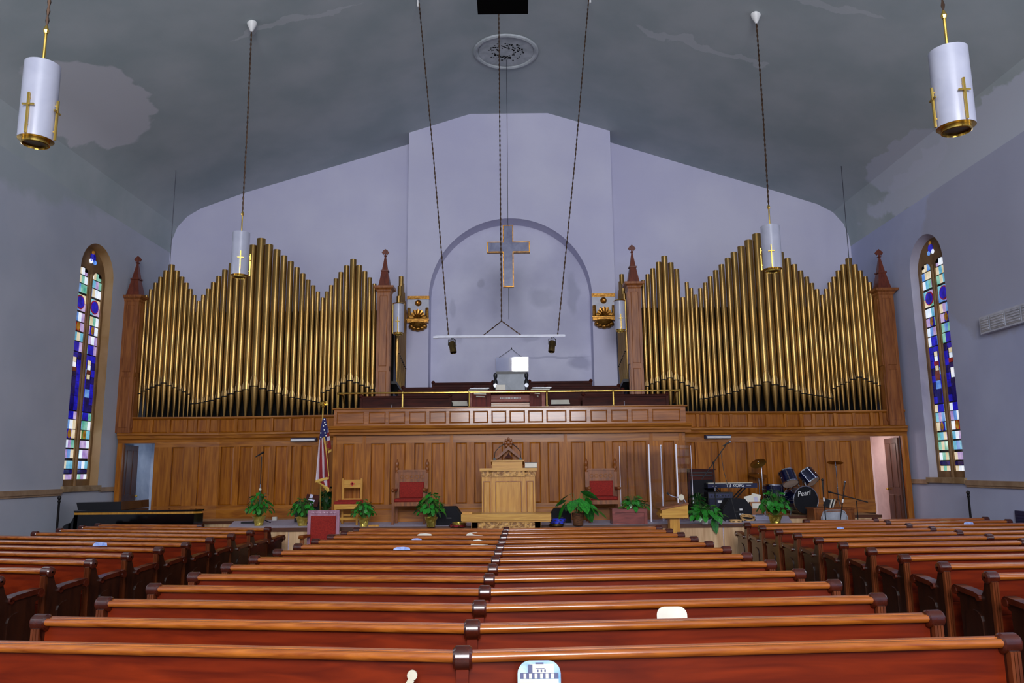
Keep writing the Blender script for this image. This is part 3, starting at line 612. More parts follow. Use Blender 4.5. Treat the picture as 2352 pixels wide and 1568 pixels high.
E_t = (554, 510, 469, 425, 380, 338, 293, 251, 209, 164, 119, 165, 208, 251, 294, 338, 383, 427, 472, 515, 556); E_w = (26, 29, 31, 33, 36, 38, 41, 44, 48, 52, 58, 52, 48, 44, 42, 39, 36, 33, 31, 29, 27)
F_m = list(zip((1614, 1643, 1675, 1710, 1748, 1792, 1834, 1872, 1908, 1938, 1970), (1230, 1215, 1200, 1185, 1165, 1150, 1163, 1180, 1192, 1210, 1222)))
F_t = (513, 468, 427, 382, 339, 294, 339, 382, 425, 467, 512); F_w = (24, 26, 29, 33, 37, 42, 38, 34, 31, 28, 25)
def shift(sg, d): return Seg((sg.a.x, sg.a.y + d), (sg.b.x, sg.b.y + d))
def pipe(par, base, r, zm, zt, rot, dented=False):
    # base: foot point on the sill; zm: mouth height, zt: top height
    h, t_ = zm - base.z, zt - base.z
    mb = MB(); n = 16
    mb.lathe([(r * .22, 0), (r * .3, .03), (r * .94, h - .05), (r * .99, h - .01), (r, h + .05), (r, t_), (r * .93, t_), (r * .93, t_ - .12)], None, n, cap=False)
    o = mb.build('organ_pipe', 'gold_pipe', par, Vector((0, 0, 0))); o.location = base - Vector(par.location); o.rotation_euler = (0, 0, rot)
    mb = MB(); mb.lathe([(.001, t_ - .1), (r * .93, t_ - .1)], None, n, cap=False); mb.build('pipe_bore', 'black_void', o, Vector((0, 0, 0)), 0)
    # mouth: dark slot and pointed upper lip pressed into the front
    mb = MB(); w = r * .86
    mb.box(-w, w, -r * 1.06, -r * .4, h - .012, h + .012); mb.build('mouth_slot', 'black_void', o, Vector((0, 0, 0)), 0)
    hh = max(.16, r * 2.7); pts = [(-w, 0), (w, 0), (w * .96, hh * .45), (w * .62, hh * .72), (0, hh), (-w * .62, hh * .72), (-w * .96, hh * .45)]
    mb = MB(); yy = lambda x: -math.sqrt(max(0, (r * 1.02) ** 2 - x * x)) if False else -r * 1.03
    mb.add([(x, -r * 1.03 + .25 * abs(x), h + .014 + z) for x, z in pts] + [(x * .8, -r * .7, h + .014 + z * .9) for x, z in pts], [tuple(range(7))] + [(i, (i + 1) % 7, 7 + (i + 1) % 7, 7 + i) for i in range(7)])
    mb.build('upper_lip', 'gold_lip', o, Vector((0, 0, 0)), 0)
    return o
def organ(label, segs, groups, ox):
    sg = [shift(s_, .16) for s_ in segs]; cx = (segs[0].a.x + segs[1].b.x) / 2
    t = thing('pipe_organ', label, 'pipe organ', (cx, 19.0, ZBT), 'organ cases flanking the choir niche')
    for (mm, tt, ww) in groups:
        for (mx, my), ty, w in zip(mm, tt, ww):
            px, py = ox + K * mx, 500 + K * my
            q = sg[0].hit(px, py)
            if q.x > segs[0].b.x: q = sg[1].hit(px, py)
            r = 1.1 * w * K / 2 * (q.y * .986 + .164 * (q.z - 1.865)) / F
            # top height: intersect the pixel row with the pipe's vertical line
            d = ray(px, 500 + K * ty); zt = CAM.z + d.z / d.y * (q.y - CAM.y)
            # perspective lean: pick the row at the pipe's true column
            for _ in range(3):
                v = Vector((q.x, q.y, zt)) - CAM; dep = v.dot(FW); cxp = 1176 + F * v.dot(R2) / dep; d = ray(cxp, 500 + K * ty); zt = CAM.z + d.z / d.y * (q.y - CAM.y)
            pipe(t, Vector((q.x, q.y, ZBT)), r, q.z, zt, 0)
    return t
OL = organ('gold pipe organ whose tallest pipe stands behind the lamp nearest the flag', SL, [(A_m, A_t, A_w), (B_m, B_t, B_w), (C_m, C_t, C_w)], 260)
OR = organ('gold pipe organ above the drums with one stumpy pipe in its small peak', SR, [(D_m, D_t, D_w), (E_m, E_t, E_w), (F_m, F_t, F_w)], 1400)
OL['label'] = 'gold pipe organ above the flag and piano, wooden spires at both ends'
def post(par, px, Y, py_cap, py_tip, py_fin, zbot, w):
    top = PY(px, py_cap, Y); x = top.x; y = Y; z1 = top.z; zt = PY(px, py_tip, Y).z; zf = PY(px, py_fin, Y).z
    mb = MB(); mb.box(x - w / 2, x + w / 2, y - w / 2, y + w / 2, zbot, z1 - .12); po_ = W(mb, 'case_post', 'post_wood', par, 0)
    zm = zbot + (z1 - zbot) * .42
    for a, b in ((zbot + .12, zm - .06), (zm + .06, z1 - .22)):
        mb = MB(); mb.board(x - w * .3, x + w * .3, y - w / 2 - .018, y - w / 2 + .002, a, b, .012); W(mb, 'panel', 'post_wood', po_, 0)
        for s_ in (-1, 1):
            mb = MB(); mb.box(min(x + s_ * w / 2, x + s_ * (w / 2 + .015)), max(x + s_ * w / 2, x + s_ * (w / 2 + .015)), y - w * .3, y + w * .3, a, b); W(mb, 'panel', 'post_wood', po_, 0)
    mb = MB()
    def ring(z, hw): return [(x - hw, y - hw, z), (x + hw, y - hw, z), (x + hw, y + hw, z), (x - hw, y + hw, z)]
    def stack(mb, lv):
        vs = [v for z, hw in lv for v in ring(z, hw)]; n = len(lv)
        mb.add(vs, [(3, 2, 1, 0), tuple(range(4 * n - 4, 4 * n))] + [(4 * i + k, 4 * i + (k + 1) % 4, 4 * i + 4 + (k + 1) % 4, 4 * i + 4 + k) for i in range(n - 1) for k in range(4)])
    stack(mb, [(z1 - .14, w * .5), (z1 - .1, w * .56), (z1 - .07, w * .58), (z1 - .03, w * .76), (z1 + .02, w * .8), (z1 + .02, w * .55)]); W(mb, 'capital', 'post_wood', par, 0)
    mb = MB(); hh = zt - z1; stack(mb, [(z1 + .02, w * .46), (z1 + .02 + hh * .5, w * .24), (z1 + hh * .52, w * .30), (z1 + hh * .56, w * .30), (z1 + hh * .57, w * .22), (zt, w * .055), (zt + .02, w * .12), (zt + .05, w * .05)]); spi = W(mb, 'spire', 'spire_wood', par, 0)
    # fleur cross finial
    mb = MB(); hf = zf - zt; zc = zt + hf * .55
    for ang in (0, math.pi / 2, -math.pi / 2):
        M = T(x, y, zc) @ RY(ang); mb.prism([(-.018, 0), (.018, 0), (.035, hf * .2), (.06, hf * .24), (.03, hf * .33), (0, hf * .45), (-.03, hf * .33), (-.06, hf * .24), (-.035, hf * .2)], lambda a, b, c: M @ Vector((a, c, b)), -.02, .02)
    mb.box(x - .02, x + .02, y - .02, y + .02, zt, zc + .02); mb.box(x - .035, x + .035, y - .022, y + .022, zc - .035, zc + .035); W(mb, 'finial', 'spire_wood', spi, 0)
post(OL, 311, 18.98, 684, 606, 588, ZK + .08, .36); post(OL, 884, 18.68, 662, 590, 572, 2.85, .31)
post(OR, 1454, 18.72, 653, 581, 562, 2.85, .31); post(OR, 2026, 18.93, 668, 592, 572, ZK + .08, .36)
for t, s_ in ((OL, -1), (OR, 1)):
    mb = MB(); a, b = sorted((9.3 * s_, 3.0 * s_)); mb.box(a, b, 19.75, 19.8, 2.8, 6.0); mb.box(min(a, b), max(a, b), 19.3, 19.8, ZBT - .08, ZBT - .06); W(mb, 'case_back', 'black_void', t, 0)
    mb = MB(); mb.box(a, b, 19.36, 19.42, 5.0, 5.1); W(mb, 'pipe_rack', 'oak_dark', t, 0)
    # pipes of the return face towards the choir
    hs = (5.9, 6.15, 6.45, 6.75, 6.6, 6.4, 6.2, 6.0)
    for k in range(8):
        y = 19.05 + .17 * k; x = 2.86 * s_ + .06; pipe(t, Vector((x, y, 4.0 - .02 * k)), .062, 4.75 - .03 * k, hs[k] + .1, -s_ * math.pi / 2)
    mb = MB(); mb.hexa([(2.78 * s_, 18.9, 3.98), (2.98 * s_, 18.9, 3.98), (2.98 * s_, 20.35, 3.78), (2.78 * s_, 20.35, 3.78), (2.78 * s_, 18.9, 4.05), (2.98 * s_, 18.9, 4.05), (2.98 * s_, 20.35, 3.86), (2.78 * s_, 20.35, 3.86)]); W(mb, 'return_sill', 'iron', t, 0)

# ------------------------------------------------------------------ hanging and bracket lamps
def chain_obj(par, pts, name='chain', r=.016, material='chain'):
    # alternating links as a beaded tube
    pts = [Vector(p) for p in pts]; out = []; rr = []
    L_ = sum((b - a).length for a, b in zip(pts, pts[1:])); n = max(8, int(L_ / .05)); cum = [0]
    for a, b in zip(pts, pts[1:]): cum.append(cum[-1] + (b - a).length)
    for i in range(n + 1):
        s_ = L_ * i / n
        for j in range(len(pts) - 1):
            if cum[j] <= s_ + 1e-9 <= cum[j + 1] + 1e-6:
                f = (s_ - cum[j]) / max(1e-9, cum[j + 1] - cum[j]); out.append(pts[j].lerp(pts[j + 1], f)); break
        else: out.append(pts[-1])
        rr.append(r * (.55 if i % 2 else 1.25))
    mb = MB(); mb.tube(out, rr, 5); return W(mb, name, material, par)
def lamp_body(par, c, r, h, crosses, bracket=None):
    # c: bottom centre
    mb = MB(); mb.lathe([(r, 0), (r, h), (r * .96, h), (r * .2, h - .002)], T(*c), 28); W(mb, 'shade', 'lamp_white', par)
    mb = MB(); mb.lathe([(r * .74, .0), (r * .78, -.045), (r * .72, -.05), (r * .68, -.02)], T(*c), 24, cap=False); mb.lathe([(r * .99, 0), (r * .75, -.004)], T(*c), 24, cap=False); W(mb, 'bottom_ring', 'brass', par)
    mb = MB(); mb.lathe([(.001, -.03), (r * .68, -.03)], T(*c), 20, cap=False); W(mb, 'louvre_disc', 'bronze', par)
    for ang in crosses:
        M = T(*c) @ RZ(ang); mb = MB(); mb.box(-.009, .009, -r - .03, -r - .01, 0.0, h * .52, M); mb.box(-.055, .055, -r - .028, -r - .012, h * .36, h * .36 + .015, M)
        mb.box(-.008, .008, -r - .02, -r + .01, h * .1, h * .12, M); mb.box(-.008, .008, -r - .02, -r + .01, h * .44, h * .46, M); W(mb, 'brass_cross', 'brass', par)
def pendant(top_px, bot_px, dep, dia, canopy, label, crosses):
    b = PD(bot_px[0], bot_px[1], dep); tp = PY(top_px[0], top_px[1], b.y); h = tp.z - b.z
    cz = ceil_z(b.x)
    t = thing('pendant_lamp', label, 'lamp', b, 'white cylinder lamps with brass crosses')
    lamp_body(t, b, dia / 2, h, crosses)
    mb = MB(); mb.tube([(b.x, b.y, b.z + h - .01), (b.x, b.y, b.z + h + .38)], .014); mb.lathe([(.02, h + .34), (.03, h + .37), (.012, h + .42)], T(*b), 8); W(mb, 'stem', 'brass', t)
    chain_obj(t, [(b.x, b.y, b.z + h + .38), (b.x + .01, b.y, (b.z + h + cz) / 2), (b.x, b.y, cz - .1)])
    mb = MB(); mb.lathe([(.1, 0), (.09, -.05), (.04, -.16), (.015, -.2)], T(b.x, b.y, cz + .01), 14); W(mb, 'canopy', 'white_plastic', t)
pendant((90, 150), (82, 322), 7.5, .318, True, 'white cylinder pendant lamp hanging before the jagged paint patch on the ceiling', (.05, 1.62))
pendant((2186, 118), (2196, 292), 7.25, .338, True, 'white cylinder pendant lamp hanging over the pew block beside the wall louvre', (0.0, -1.6))
pendant((552, 535), (550, 632), 14.3, .31, True, 'white cylinder pendant lamp hanging in front of the organ above the piano', (.35, 1.92))
pendant((1771, 520), (1775, 618), 14.2, .34, True, 'white cylinder pendant lamp hanging in front of the organ above the drums', (-.35, -1.92))
for px, s_, lab in ((915, -1, 'white cylinder lamp on a brass bracket at the organ post on the flag side'), (1425, 1, 'white cylinder lamp on a brass bracket at the organ post on the drum side')):
    b = PY(px, 764 if s_ < 0 else 757, 18.5); tp = PY(px, 699 if s_ < 0 else 692, 18.5)
    t = thing('bracket_lamp', lab, 'lamp', b, 'white cylinder lamps with brass crosses'); h = tp.z - b.z
    lamp_body(t, b, .13, h, (0.0,))
    mb = MB(); mb.lathe([(.135, h), (.15, h + .012), (.13, h + .03), (.02, h + .03)], T(*b), 24)
    xp = b.x + s_ * .13
    for z in (.02, h + .015): mb.tube([(b.x, b.y, b.z + z), (xp + s_ * .02, 18.62, b.z + z)], .012, 6)
    mb.box(min(xp, xp + s_ * .02), max(xp, xp + s_ * .02), 18.5, 18.66, b.z - .02, b.z + h + .04); W(mb, 'bracket', 'brass', t)

# ------------------------------------------------------------------ cross, spotlight bar, loudspeaker, wires
yc = 17.5; c0 = PY(1168, 660, yc); c1 = PY(1168, 518, yc); cl = PY(1119, 568, yc); cr_ = PY(1217, 568, yc); xm = c0.x; w = .125; za = PY(1168, 581, yc).z; zb = PY(1168, 556, yc).z
t = thing('hanging_cross', 'grey glass cross with gilt edging hung on a wire before the niche', 'cross', (xm, yc, c0.z))
mb = MB(); out = [(-w, c0.z), (w, c0.z), (w, za), (cr_.x - xm, za), (cr_.x - xm, zb), (w, zb), (w, c1.z), (-w, c1.z), (-w, zb), (cl.x - xm, zb), (cl.x - xm, za), (-w, za)]
mb.prism(out, lambda a, b, c: Vector((xm + a, c, b)), yc - .05, yc + .06); W(mb, 'frame', 'gold_leaf', t, 0)
g = .026; ins = [(-w + g, c0.z + g), (w - g, c0.z + g), (w - g, za + g), (cr_.x - xm - g, za + g), (cr_.x - xm - g, zb - g), (w - g, zb - g), (w - g, c1.z - g), (-w + g, c1.z - g), (-w + g, zb - g), (cl.x - xm + g, zb - g), (cl.x - xm + g, za + g), (-w + g, za + g)]
mb = MB(); mb.prism(ins, lambda a, b, c: Vector((xm + a, c, b)), yc - .062, yc - .04); W(mb, 'face', 'cross_glass', t, 0)
mb = MB(); mb.tube([(xm, yc, c1.z), (xm, yc, 11.73)], .007, 5); mb.tube([(xm, yc, c0.z), (xm, yc, PY(1168, 733, yc).z)], .007, 5); W(mb, 'cord', 'wire', t)

yb = 14.4; a = PY(1000, 773, yb); b = PY(1298, 771, yb); zb_ = (a.z + b.z) / 2
t = thing('spotlight_bar', 'pale horizontal bar on three chains with a spotlight at each end', 'light bar', ((a.x + b.x) / 2, yb, zb_))
mb = MB(); mb.box(a.x, b.x, yb - .02, yb + .02, zb_ - .022, zb_ + .022); mb.box(a.x - .04, a.x + .05, yb - .024, yb + .024, zb_ - .028, zb_ + .01); W(mb, 'bar', 'louver', t)
for (p0, p1) in (((1030, 768), (963, 12)), ((1281, 768), (1351, 8))):
    q0 = PY(*p0, yb); q1 = PY(*p1, yb); q1.z = min(q1.z, 30); k = (ceil_z(q1.x) - q0.z) / (q1.z - q0.z); q1 = q0.lerp(q1, k)
    mid = q0.lerp(q1, .5) + Vector((.02, 0, -.05)); chain_obj(t, [q0, q0.lerp(mid, .5), mid, q1], r=.013)
    mb = MB(); mb.tube([q1 + Vector((0, 0, -.35)), q1 + Vector((0, 0, .02))], .02, 6); W(mb, 'hanger', 'white_plastic', t)
ap = PY(1152, 737, yb); top = Vector((ap.x - .01, yb, 11.73))
chain_obj(t, [ap, top], r=.013); chain_obj(t, [(PY(1110, 771, yb).x, yb, zb_ + .02), ap], r=.012); chain_obj(t, [(PY(1196, 770, yb).x, yb, zb_ + .02), ap], r=.012)
for px, tilt, lab in ((1038, -.18, 'bronze spotlight nearer the flag side'), (1268, .1, 'bronze spotlight nearer the drum side')):
    x = PY(px, 775, yb).x; zc = zb_ - .19
    B0 = T(x, yb, zb_); M = B0 @ T(0, 0, -.12) @ RY(tilt) @ RX(-.25)
    mb = MB(); mb.lathe([(.05, .02), (.062, 0), (.062, -.2), (.055, -.205), (.05, -.17)], M, 18); mb.ball(M @ Vector((.065, 0, -.06)), .014); can = W(mb, 'spotlight', 'bronze', t)
    can['label'] = lab
    tr = lambda pts: [B0 @ Vector(p) for p in pts]
    mb = MB(); mb.tube(tr([(0, 0, 0), (0, 0, -.05)]), .012, 6); mb.tube(tr([(-.066, 0, -.17), (-.066, 0, -.06), (.066, 0, -.06), (.066, 0, -.17)]), .009, 6); mb.tube(tr([(.02, 0, -.02), (.07, .02, -.08), (.05, .02, -.12), (.0, .03, -.13)]), .006, 5); W(mb, 'yoke', 'black_metal', can)
c = PD(1155, 33, 9.3); c.y -= .3; w = .6
t = thing('loudspeaker', 'black box loudspeaker hung from the middle of the ceiling', 'loudspeaker', (c.x, c.y, c.z))
mb = MB(); mb.prism([(-w / 2, 0), (0, -.06), (w / 2, 0), (w / 2, .3), (-w / 2, .3)], lambda a, b, z: Vector((c.x + a, c.y + b, z)), c.z, c.z + .85); W(mb, 'cabinet', 'speaker_black', t, 0)
mb = MB(); mb.prism([(-w / 2 + .03, -.004), (0, -.062), (0, -.066), (-w / 2 + .03, -.012)], lambda a, b, z: Vector((c.x + a, c.y + b, z)), c.z + .03, c.z + .82); mb.prism([(w / 2 - .03, -.004), (0, -.062), (0, -.066), (w / 2 - .03, -.012)], lambda a, b, z: Vector((c.x + a, c.y + b, z)), c.z + .03, c.z + .82); W(mb, 'grille', 'speaker_black', t, 0)
for dx in (-.25, .25): chain_obj(t, [(c.x + dx, c.y + .15, c.z + .84), (c.x + dx, c.y + .15, 11.73)])
for (p0, p1, lab) in (((410, 232), (391, 596), 'thin grey wire dropping from the ceiling beside the piano window'), ((1918, 190), (1950, 596), 'thin grey wire dropping from the ceiling to the outer organ pipes on the drum side')):
    q = PY(*p1, 18.6); z1 = ceil_z(q.x); mb = MB(); mb.tube([(q.x, q.y, q.z - .3), (q.x, q.y, z1)], .009, 5); solo(mb, 'hanging_wire', 'wire', lab, 'wire', (q.x, q.y, q.z))

# gilded consoles on the piers of the niche
for xa, xb, s_, lab in ((936, 986, -1, 'gilded acanthus bracket on the niche pier on the flag side'), (1361, 1411, 1, 'gilded acanthus bracket on the niche pier on the drum side')):
    dy = 0 if s_ < 0 else -6
    q0, q1 = PY(xa, 765 + dy, YP), PY(xb, 681 + dy, YP); x0, x1 = max(q0.x, XB0 + .01), min(q1.x, XB1 - .01); z0, z1 = q0.z, q1.z; xm = (x0 + x1) / 2; hh = z1 - z0; hw = (x1 - x0) / 2
    t = thing('wall_bracket', lab, 'bracket', (xm, YP, z0), 'gilded brackets beside the niche'); zz = lambda f: z0 + hh * f
    mb = MB(); mb.box(x0 - .01, x1 + .01, YP - .1, YP, zz(.91), zz(1)); mb.box(x0, x1, YP - .12, YP, zz(.94), zz(.98)); W(mb, 'top_moulding', 'gold_leaf', t)
    mb = MB(); mb.box(x0, x1, YP - .07, YP, zz(.34), zz(.91)); W(mb, 'block', 'louver', t)
    mb = MB(); mb.lathe([(.001, .03), (.03, .035), (.04, .02), (.065, .04), (.085, .02), (.09, 0)], T(xm, YP - .07, zz(.81)) @ RX(math.pi / 2), 16, cap=False); W(mb, 'rosette', 'gold_leaf', t)
    for e in (-1, 1):
        mb = MB(); xc = xm + e * hw * .84; mb.tube([(xc, YP - .1, zz(.36)), (xc, YP - .14, zz(.5)), (xc, YP - .12, zz(.66))], [.05, .05, .045], 8); W(mb, 'scroll', 'gold_leaf', t)
    for k in range(7):
        an = (k - 3) * .42; ln = hh * (.27 if abs(k - 3) < 2 else .24) ; mb = MB(); M = T(xm, YP - .08, zz(.36)) @ RY(an)
        mb.add([M @ Vector(p) for p in ((-.02, 0, 0), (.02, 0, 0), (.06, -.05, ln * .5), (.045, -.09, ln * .85), (0, -.1, ln), (-.045, -.09, ln * .85), (-.06, -.05, ln * .5), (0, -.09, ln * .45))], [(0, 1, 7), (1, 2, 7), (2, 3, 7), (3, 4, 7), (4, 5, 7), (5, 6, 7), (6, 0, 7)]); W(mb, 'acanthus_leaf', 'gold_leaf', t, 0)
    mb = MB(); mb.box(x0, x1, YP - .16, YP, zz(.26), zz(.36)); mb.box(x0 - .01, x1 + .01, YP - .18, YP, zz(.33), zz(.36)); W(mb, 'shelf', 'gold_leaf', t)
    for k in range(5):
        an = math.pi * (k + .5) / 5; mb = MB(); mb.ball((xm + hw * .62 * math.cos(an), YP - .09, zz(.2) - hh * .1 * math.sin(an)), .085, 10, (1, .9, .8)); W(mb, 'shell_lobe', 'gold_leaf', t)
    mb = MB(); mb.lathe([(hw * .85, 0), (hw * .75, -.1), (hw * .4, -.19), (.02, -.21)], T(xm, YP, zz(.27)), 20, True, math.pi, 2 * math.pi); W(mb, 'corbel', 'gold_leaf', t)

# ------------------------------------------------------------------ pews
def frame2(a, b):
    a, b = Vector((a[0], a[1], 0)), Vector((b[0], b[1], 0)); t = (b - a).normalized(); n = Vector((-t.y, t.x, 0))
    if n.y < 0: n = -n
    return a, b, t, n
RAIL = [(-.034, .818), (-.045, .828), (-.049, .842), (-.044, .857), (-.031, .866), (-.014, .867), (-.003, .859), (.003, .869), (.028, .873), (.036, .867), (.036, .84), (.026, .82), (.0, .818)]
ENDP = [(-.03, 0), (-.045, .74), (-.05, .80), (-.02, .83), (.03, .83), (.06, .78), (.09, .70), (.13, .64), (.16, .625), (.2, .64), (.46, .66), (.5, .65), (.51, .62), (.49, .59), (.46, .585), (.45, 0)]
def pew_end_parts(par, p, t, n, width=.06):
    # p: ground point at the end, t along the pew, n towards the stage
    f = lambda d, z, s_: p + n * d + t * s_ + Vector((0, 0, z))
    mb = MB(); mb.prism(ENDP, f, -width / 2, width / 2); e = W(mb, 'pew_end', 'pew_end', par, .5)
    mb = MB(); mb.prism([(.13, .625), (.48, .655), (.52, .66), (.53, .69), (.5, .71), (.2, .68), (.13, .66)], f, -.055, .055); W(mb, 'armrest', 'pew_cap', e, .5)
    mb = MB(); mb.tube([f(.5, .655, -.06), f(.5, .655, .06)], .04, 10); mb.tube([f(.15, .63, -.055), f(.15, .63, .055)], .03, 10); W(mb, 'scroll', 'pew_cap', e)
    for s_ in (-1, 1):
        q = s_ * width / 2; mb = MB(); arch = [(.13, .12), (.38, .12), (.38, .42)] + [(.255 + .125 * math.cos(math.pi * k / 6), .42 + .09 * math.sin(math.pi * k / 6)) for k in range(1, 6)] + [(.13, .42)]
        mb.prism(arch, f, q - s_ * .002, q + s_ * .012); W(mb, 'arched_panel', 'pew_end', e, 0)
    # reeded back stile
    mb = MB()
    for k in range(3): mb.box(-.032 + k * .022, -.014 + k * .022, -.06, -.02, .02, .8, Matrix(((t.x, n.x, 0, p.x), (t.y, n.y, 0, p.y), (0, 0, 1, 0), (0, 0, 0, 1))))
    W(mb, 'reeded_stile', 'pew_stile_lit', e, 0)
def cap_part(par, p, t, ln, r=.058):
    a = p + Vector((0, 0, .836)); M = Matrix.Translation(a) @ t.to_track_quat('Z', 'Y').to_matrix().to_4x4()
    mb = MB(); mb.lathe([(.01, -ln / 2 - .006), (r * .8, -ln / 2), (r, -ln / 2 + .014), (r, ln / 2 - .014), (r * .8, ln / 2), (.01, ln / 2 + .006)], M, 18, cap=False); W(mb, 'rail_cap', 'pew_cap', par, .5)
def pew(label, nodes, ends, group, mids=()):
    c = Vector((0, 0, 0))
    for q in nodes: c += Vector((q[0], q[1], 0)) / len(nodes)
    P = thing('pew', label, 'pew', c, group)
    for i, (a, b) in enumerate(zip(nodes, nodes[1:])):
        a, b, t, n = frame2(a, b); f = lambda d, z, s_: a + n * d + t * s_ + Vector((0, 0, z)); L_ = (b - a).length
        mb = MB(); mb.prism(RAIL, f, 0, L_); W(mb, 'top_rail', 'pew_rail', P, .7)
        mb = MB(); mb.prism([(.004, .50), (.004, .82), (.026, .82), (.055, .50)], f, .02, L_ - .02); W(mb, 'backrest', 'pew_back', P, 0)
        mb = MB(); mb.prism([(-.002, .10), (-.002, .495), (.06, .495), (.09, .10)], f, .02, L_ - .02); W(mb, 'back_panel', 'pew_back', P, 0)
        mb = MB(); mb.prism([(.04, .40), (.04, .44), (.42, .455), (.445, .44), (.43, .41)], f, .02, L_ - .02); W(mb, 'seat', 'pew_seat', P, .5)
    for i, q in enumerate(nodes):
        e = Vector((q[0], q[1], 0)); a, b, t, n = frame2(nodes[max(0, i - 1)], nodes[max(1, i)] if i else nodes[1])
        if i == 0: a, b, t, n = frame2(nodes[0], nodes[1])
        first, last = i == 0, i == len(nodes) - 1
        if (first and ends[0]) or (last and ends[1]):
            pew_end_parts(P, e, t, n); cap_part(P, e, t, .12)
        elif not first and not last:
            cap_part(P, e, Vector((1, 0, 0)), .105, .066)
            mb = MB(); mb.box(e.x - .034, e.x + .034, e.y - .035, e.y + .06, 0, .80); mb.box(e.x - .034, e.x + .034, e.y + .06, e.y + .42, 0, .42); W(mb, 'support', 'pew_back', P, 0)
    return P
for k in range(13):
    yc_ = 13.82 - .772 * k
    pew('centre pew with a jointed rail, %s row from the stage' % ORD[k], [(-2.74 - .05 * k, yc_ + .35 + .005 * k), (-.07 - .0135 * k, yc_), (2.6 + .03 * k, yc_ + .13 + .009 * k)], (1, 1), 'centre block of pews')
for k in range(-1, 10):
    x, y = -4.43 - .066 * k, 14.5 - .735 * k
    if k == -1: x, y = -6.1, 15.62
    pew('pew in the block before the grand piano, %s row from the stage' % ORD[k + 1], [(x, y), (-8.35 if k < 3 else -9.2, y + (.2 if k < 0 else .25) * (abs(x) * -1 + (8.35 if k < 3 else 9.2)))] [::-1], (1, 1), 'pews on the piano side')
for k in range(-1, 11):
    x, y = 4.29 + .025 * k, 14.4 - .765 * k
    if k == -1: x, y = 5.65, 15.18
    xe = 9.2; pew('pew in the block below the wall louvre, %s row from the stage' % ORD[k + 1], [(x, y), (6.9 + .0 * k if k >= 0 else 7.0, y + .06 * (6.9 - x)), (xe, y + .06 * (xe - x))], (1, 1), 'pews on the drum side')
# ------------------------------------------------------------------ choir gallery: rail, console, benches
t = thing('gallery_rail', 'polished brass rail on posts along the gallery parapet', 'railing', (0, CY + .06, ZPT))
rl = [PY(x, y, CY + .06) for x, y in ((777, 906), (925, 903), (1078, 901), (1256, 898), (1408, 896), (1560, 894))]; zr = sum(p.z for p in rl) / 6
mb = MB(); mb.tube([(rl[0].x, CY + .75, zr - .22), (rl[0].x, CY + .5, zr), (rl[0].x, CY + .06, zr), (rl[-1].x, CY + .06, zr), (rl[-1].x, CY + .5, zr), (rl[-1].x, CY + .75, zr - .22)], .021, 8); W(mb, 'top_bar', 'brass', t)
for p in rl:
    mb = MB(); mb.tube([(p.x, CY + .06, ZPT), (p.x, CY + .06, zr)], .02, 8); mb.lathe([(.045, 0), (.04, .02), (.024, .03)], T(p.x, CY + .06, ZPT), 10); mb.ball((p.x, CY + .06, zr), .032); W(mb, 'post', 'brass', t)
def choir_pew(x0, x1, Y, py, label, z0):
    zt = PY((x0 + x1) / 2, py, Y).z; a, b = PY(x0, py, Y).x, PY(x1, py, Y).x
    t = thing('choir_pew', label, 'pew', ((a + b) / 2, Y, z0), 'dark choir benches in the gallery')
    mb = MB(); mb.box(a, b, Y, Y + .035, z0 + .3, zt - .05); W(mb, 'backrest', 'choir_wood', t)
    mb = MB(); mb.prism([(-.03, zt - .06), (-.035, zt - .02), (-.01, zt), (.05, zt), (.055, zt - .05)], lambda d, z, s_: Vector((s_, Y + d, z)), a, b); W(mb, 'top_rail', 'choir_wood', t)
    mb = MB(); mb.box(a, b, Y + .03, Y + .42, z0 + .38, z0 + .42); W(mb, 'seat', 'choir_wood', t)
    for x in (a, b):
        mb = MB(); mb.box(x - .03, x + .03, Y - .02, Y + .04, z0, zt + .01); mb.box(x - .03, x + .03, Y + .03, Y + .42, z0, z0 + .6); mb.ball((x, Y + .0, zt), .05, 8); W(mb, 'bench_end', 'choir_wood', t)
choir_pew(830, 1034, 17.85, 909, 'dark choir bench in the front tier on the flag side', 2.85)
choir_pew(1340, 1532, 17.85, 905, 'dark choir bench in the front tier on the drum side', 2.85)
choir_pew(918, 1090, 18.35, 898, 'dark choir bench behind the front tier on the flag side', 3.05)
choir_pew(1262, 1430, 18.35, 895, 'dark choir bench behind the front tier on the drum side', 3.05)
choir_pew(926, 1086, 19.25, 889, 'long dark choir bench in the middle tier on the flag side', 3.25)
choir_pew(1254, 1421, 19.25, 886, 'long dark choir bench in the middle tier on the drum side', 3.25)
choir_pew(995, 1132, 20.1, 878, 'dark choir bench of the back tier under the niche, flag side', 3.45)
choir_pew(1216, 1357, 20.1, 875, 'dark choir bench of the back tier under the niche, drum side', 3.45)
